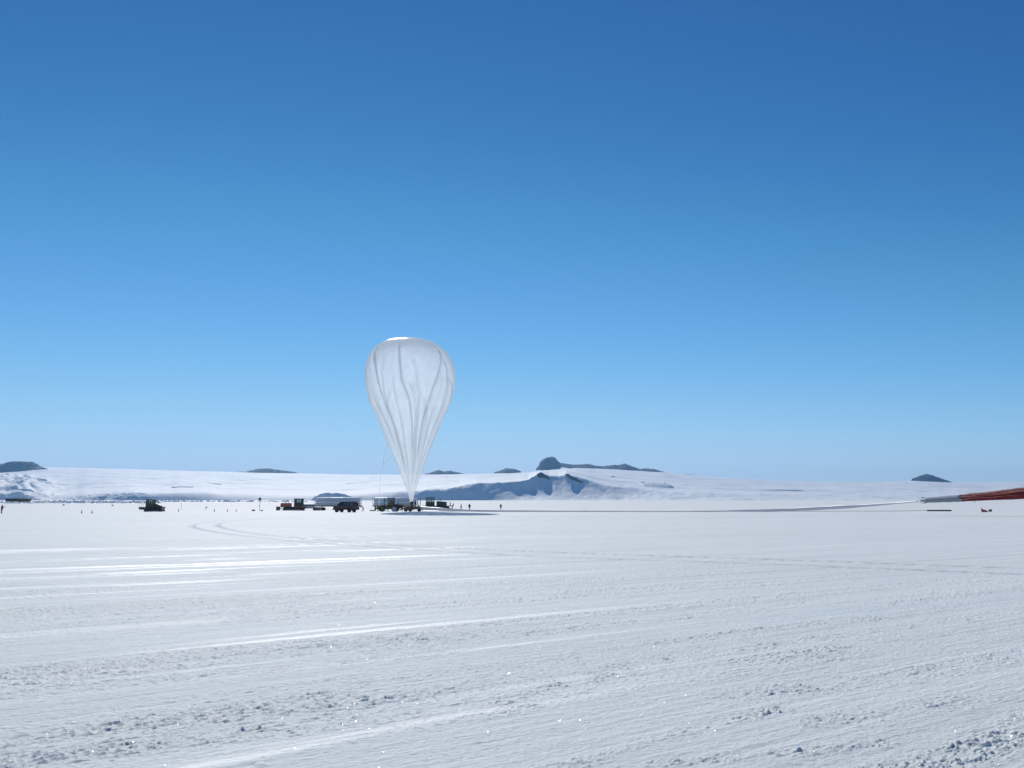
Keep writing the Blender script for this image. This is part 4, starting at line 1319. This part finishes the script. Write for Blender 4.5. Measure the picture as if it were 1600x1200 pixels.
person(G(720.5, 796.7), R(20), 'person in dark clothing walking with legs apart, leftmost of three right of the balloon', stride=.30, h=1.75)
person(G(733.5, 797.0), R(-80), 'bulky person in dark parka standing, middle of three right of the balloon', stride=.08, bulk=1.25, jacket='c_black', h=1.8)
person(G(782.5, 796.2), R(-70), 'slim dark clothed person standing alone, farthest right of the balloon', stride=.12, h=1.75)
person(G(2.2, 803.0), R(5), 'person in dark maroon parka at the left edge of the photo', 'c_maroon', 'c_maroon', .12, .12, 'out', 'c_maroon', 1.15)
PV = G(645, 799.4)
person(Vector((PV.x - .05, PV.y - .9, .86)) + Vector((-.2, -.1, 0)), R(-20), 'person in navy parka on the launch vehicle, left one', 'c_navy', 'c_navy', .05, .25, 'out', 'c_navy', 1.15, group=None)
person(Vector((PV.x + .75, PV.y - .85, .86)), R(190), 'person in black parka on the launch vehicle, right one', 'c_black', 'c_black', .05, .15, 'out', 'c_black', 1.1)
person(G(655.5, 799.8), R(160), 'person with red hood standing on snow at the right end of the launch vehicle', 'c_black', 'c_black', .12, .35, 'out', 'c_red', 1.0, 1.7)
person(G(567.3, 799.3), R(200), 'person in pale canvas clothes bending forward behind the maroon van', 'c_pale', 'c_pale', .18, .75, 'out', 'c_pale', 1.0, 1.7)
person(G(590.5, 799.3), R(80), 'person in red parka standing at the front of the yellow wheel loader', 'c_red', 'c_black', .06, .1, 'down', 'c_red', 1.05, 1.6)
person(G(628.5, 799.3), R(-30), 'person in black leaning down between the wheel loader and launch vehicle', 'c_maroon', 'c_black', .10, .6, 'out', 'c_black', 1.05, 1.7)

# ------------------------------------------------------------------ small things on the snow
def sack(px, py, r, label, mt='white', sx=1.3):
    p = G(px, py)
    n, m = 10, 16
    t = np.linspace(0, math.pi, n)[:, None]; a = np.linspace(0, 2 * math.pi, m, endpoint=False)[None, :]
    rr = r * (1 + .22 * (vn(np.cos(a) * 2 + 5 + px, np.sin(a) * 2 + t * 1.5, 601) - .5) * 2)
    X = rr * np.sin(t) * np.cos(a) * sx; Y = rr * np.sin(t) * np.sin(a); Z = rr * np.cos(t) * .7 + r * .6
    me = grid_mesh('sack', X, Y, Z, M[mt], wrap=True)
    o = bpy.data.objects.new('sack', me); COL.objects.link(o); o.location = p
    tag(o, label=label, cat='sack', group='sacks lying by the wheel loader')
sack(600.5, 798.4, .30, 'larger white sack on the snow in front of the wheel loader')
sack(605.3, 796.8, .20, 'small white sack propped above the others by the wheel loader')
sack(606, 799, .20, 'small white sack nearest the big wheel of the loader')
sack(650.2, 793.0, .20, 'small white bag beside the people on the launch vehicle')
def roll(px, py, L, r, label, mt='canvas_grey', rz=0):
    p = G(px, py)
    rt = MB().tube([(-L / 2, 0, r), (-L / 2 + .05, 0, r), (L / 2 - .05, 0, r), (L / 2, 0, r)], [r * .8, r, r, r * .8], 14).tube([(-L / 4, 0, r), (-L / 4 + .06, 0, r)], r * 1.05, 14).tube([(L / 4, 0, r), (L / 4 + .06, 0, r)], r * 1.05, 14)
    o = rt.build('tarpaulin_roll', M[mt], None)
    o.location = p; o.rotation_euler = (0, 0, rz)
    tag(o, label=label, cat='tarpaulin roll')
roll(596, 798.9, .9, .28, 'short grey rolled tarpaulin on snow before the wheel loader')
roll(1467.5, 798.9, 5.9, .17, 'long dark green rolled tarpaulin on the snow at right', 'mat_green')
# grey shielding disc stood against the loader
p = G(615.5, 799.4)
rt = root('cable_drum', p, R(35), label='pale grey cable drum standing on edge before the wheel loader', cat='cable drum')
MB().ycyl(0, .55, .55, -.22, -.17, 28).build('flange', M['tube'], rt)
MB().ycyl(0, .55, .55, .17, .22, 28).build('flange', M['tube'], rt)
MB().ycyl(0, .55, .30, -.169, .169, 20).build('core', M['steel'], rt)

def cone(px, py, label, h=.7, flat=False):
    rt = root('traffic_cone', G(px, py), random.uniform(0, 3), label=label, cat='traffic cone', group='marker cones along the edge of the launch area')
    MB().tube([(0, 0, .03), (0, 0, h)], [.13, .03], 12).build('cone_body', M['cone'], rt)
    MB().box(-.19, .19, -.19, .19, 0, .03, .01).build('cone_base', M['rubber'], rt)
    return rt
cone(127.5, 802.6, 'left cone of the close pair standing far left on the snow')
cone(143.5, 802.6, 'right cone of the close pair standing far left on the snow')
cone(279, 799.6, 'cone standing alone just right of the small dark bulldozer')
cone(335, 799.6, 'leftmost of three spaced cones between small bulldozer and round sign')
cone(355.3, 799.4, 'middle of three spaced cones between small bulldozer and round sign', .6)
cone(369, 799.2, 'rightmost of three spaced cones, nearest the round sign', .6)

def flag(px, py, py_top, label, r=.03, fl=.35):
    g = G(px, py)
    h = (py - py_top) * g.y / 1461.7
    rt = root('flag_pole', g, 0, label=label, cat='flag', group='thin marker flags on the snow')
    MB().tube([(0, 0, -.1), (0, 0, h)], r, 6).build('pole', M['wood_dark'], rt)
    n, m = 4, 8
    a = np.linspace(0, 1, n)[:, None]; b = np.linspace(0, 1, m)[None, :]
    me = grid_mesh('flag', r + b * fl + 0 * a, .06 * np.sin(b * 5 + a) + 0 * a, h - a * fl * .7 + 0 * b, M['cone'])
    o = bpy.data.objects.new('flag', me); COL.objects.link(o); o.parent = rt
flag(283, 796.5, 780, 'tall thin bare marker pole right of the small bulldozer', .035, .25)
flag(321.3, 797.5, 792, 'short dark marker flag between two cones left of the round sign', .05, .4)
flag(98, 791.5, 788, 'tiny flag far out on the snow at left, nearest the hut', .05, .6)
flag(174.5, 791.5, 788.5, 'tiny flag far out on the snow left of the small bulldozer', .05, .6)

# round sign on a pole
g = G(405.5, 798.3)
rt = root('round_sign', g, 0, label='dark round sign on a tall thin pole left of the orange bulldozer', cat='sign')
MB().tube([(0, 0, -.1), (0, 0, 2.75)], .05, 8).tube([(0, 0, 1.1), (0, 0, 1.3)], .11, 8).build('pole', M['steel'], rt)
MB().tube([(0, -.03, 2.95), (0, .03, 2.95)], .36, 24, False).build('sign_plate', M['sign'], rt)

def crate(px, py, sx, sz, label, mt, cat='crate', name='equipment_case'):
    rt = root(name, G(px, py), random.uniform(-.2, .2), label=label, cat=cat)
    MB().box(-sx / 2, sx / 2, -.3, .3, 0, sz * .75, .03).build('case', M[mt], rt)
    MB().box(-sx / 2 - .01, sx / 2 + .01, -.31, .31, sz * .75 + .004, sz, .03).build('lid', M[mt], rt)
    MB().tube([(-.1, -.32, sz * .5), (-.1, -.37, sz * .5), (.1, -.37, sz * .5), (.1, -.32, sz * .5)], .015, 6).build('handle', M['black'], rt)
crate(396, 798.4, .6, .35, 'low dark case on the snow left of the round sign', 'maroon_flat')
crate(409, 798.4, .5, .25, 'small dark case on the snow right of the round sign', 'black')
crate(580.3, 798.5, .6, .28, 'small dark red case on the snow between van and wheel loader', 'maroon_flat')
crate(1547.3, 799.6, .5, .55, 'small black case beside the orange and white barrier at far right', 'black')
# tipped over barrier
rt = root('barrier', G(1538.5, 800.2), R(4), label='tipped orange and white barrier on the snow at far right', cat='barrier')
MB().prism([(-.7, 0), (.65, 0), (.65, .18), (-.35, .5), (-.7, .95)], -.15, .15).build('panel', M['cone'], rt)
MB().prism([(-.30, .52), (.66, .20), (.66, .30), (-.28, .66)], -.12, .12).build('stripe', M['white'], rt)
# pinkish line lying on snow
Pn = smooth_path([G(1100, 799.3), G(1180, 799), G(1260, 799.2), G(1330, 798.9), G(1400, 798.8), G(1430, 798.3), G(1447, 797.9)], 8)
mb = MB(); mb.tube([p + Vector((0, 0, .05)) for p in Pn], .05, 6)
tag(mb.build('rope', mat('faded red rope', (.4, .16, .15), .8)), label='thin faded red rope lying on the snow at right', cat='rope')
# pale cloth mats under the tail near the launch vehicle
def ground_cloth(pxs, label, mt):
    n, m = 6, 40
    a = [G(x, y) for x, y in pxs[0]]; b = [G(x, y) for x, y in pxs[1]]
    X = np.zeros((n, m)); Y = X.copy(); Z = X.copy()
    for j in range(m):
        t = j / (m - 1); p = a[0].lerp(a[1], t); q = b[0].lerp(b[1], t)
        for i in range(n):
            s = p.lerp(q, i / (n - 1)); X[i, j], Y[i, j] = s.x, s.y
            Z[i, j] = .03 + .05 * float(vn(np.array([s.x * 1.5]), np.array([s.y * 1.5]), 701)[0])
    me = grid_mesh('ground_cloth', X, Y, Z, mt)
    o = bpy.data.objects.new('ground_cloth', me); COL.objects.link(o)
    md = o.modifiers.new('t', 'SOLIDIFY'); md.thickness = .02
    tag(o, label=label, cat='ground cloth')
ground_cloth([[(659, 799.6), (712, 799.2)], [(664, 797.6), (705, 797.8)]], 'pale wrinkled ground cloth under the balloon tail', M['white'])

# hut far left
g = G(28.5, 785.2)
hw = 35 * g.y / 1461.7; hh = 6.0 * g.y / 1461.7
rt = root('hut', g, R(2), label='long low brown hut, its left half darker, below the far left hill', cat='hut')
MB().box(-hw / 2, -hw * .05, -1.6, 1.6, 0, hh * .96, .03).build('wall', M['wood_dark'], rt)['label'] = 'dark stained left half'
MB().box(-hw * .05 + .01, hw / 2, -1.5, 1.5, 0, hh * .94, .03).build('wall', M['wood'], rt)['label'] = 'lighter brown right half'
MB().box(-hw / 2 - .15, hw / 2 + .15, -1.8, 1.8, hh * .965, hh * 1.03, .03).build('roof', M['wood_dark'], rt)
for k in range(2):
    d = MB().box(-hw * .3 + k * hw * .5, -hw * .3 + k * hw * .5 + 1.0, -1.66, -1.605, .05, hh * .8).build('door', M['wood'], rt)
    MB().box(-hw * .3 + k * hw * .5 + .8, -hw * .3 + k * hw * .5 + .88, -1.72, -1.665, hh * .35, hh * .42).build('handle', M['alu'], d)

# ------------------------------------------------------------------ cold clear air
mb = MB().box(-9500, 9500, -300, 8800, -14, 270)
hz = mb.build('haze', None)
m = bpy.data.materials.new('thin cold haze'); m.use_nodes = True
nt = m.node_tree; nt.nodes.clear()
out = nt.nodes.new('ShaderNodeOutputMaterial'); pv = nt.nodes.new('ShaderNodeVolumePrincipled')
pv.inputs['Color'].default_value = (0.25, 0.52, 0.88, 1)
pv.inputs['Density'].default_value = 0.00007
pv.inputs['Anisotropy'].default_value = 0.4
nt.links.new(pv.outputs[0], out.inputs['Volume'])
hz.data.materials.append(m)
tag(hz, kind='stuff', label='thin blue haze in the cold air', cat='haze')
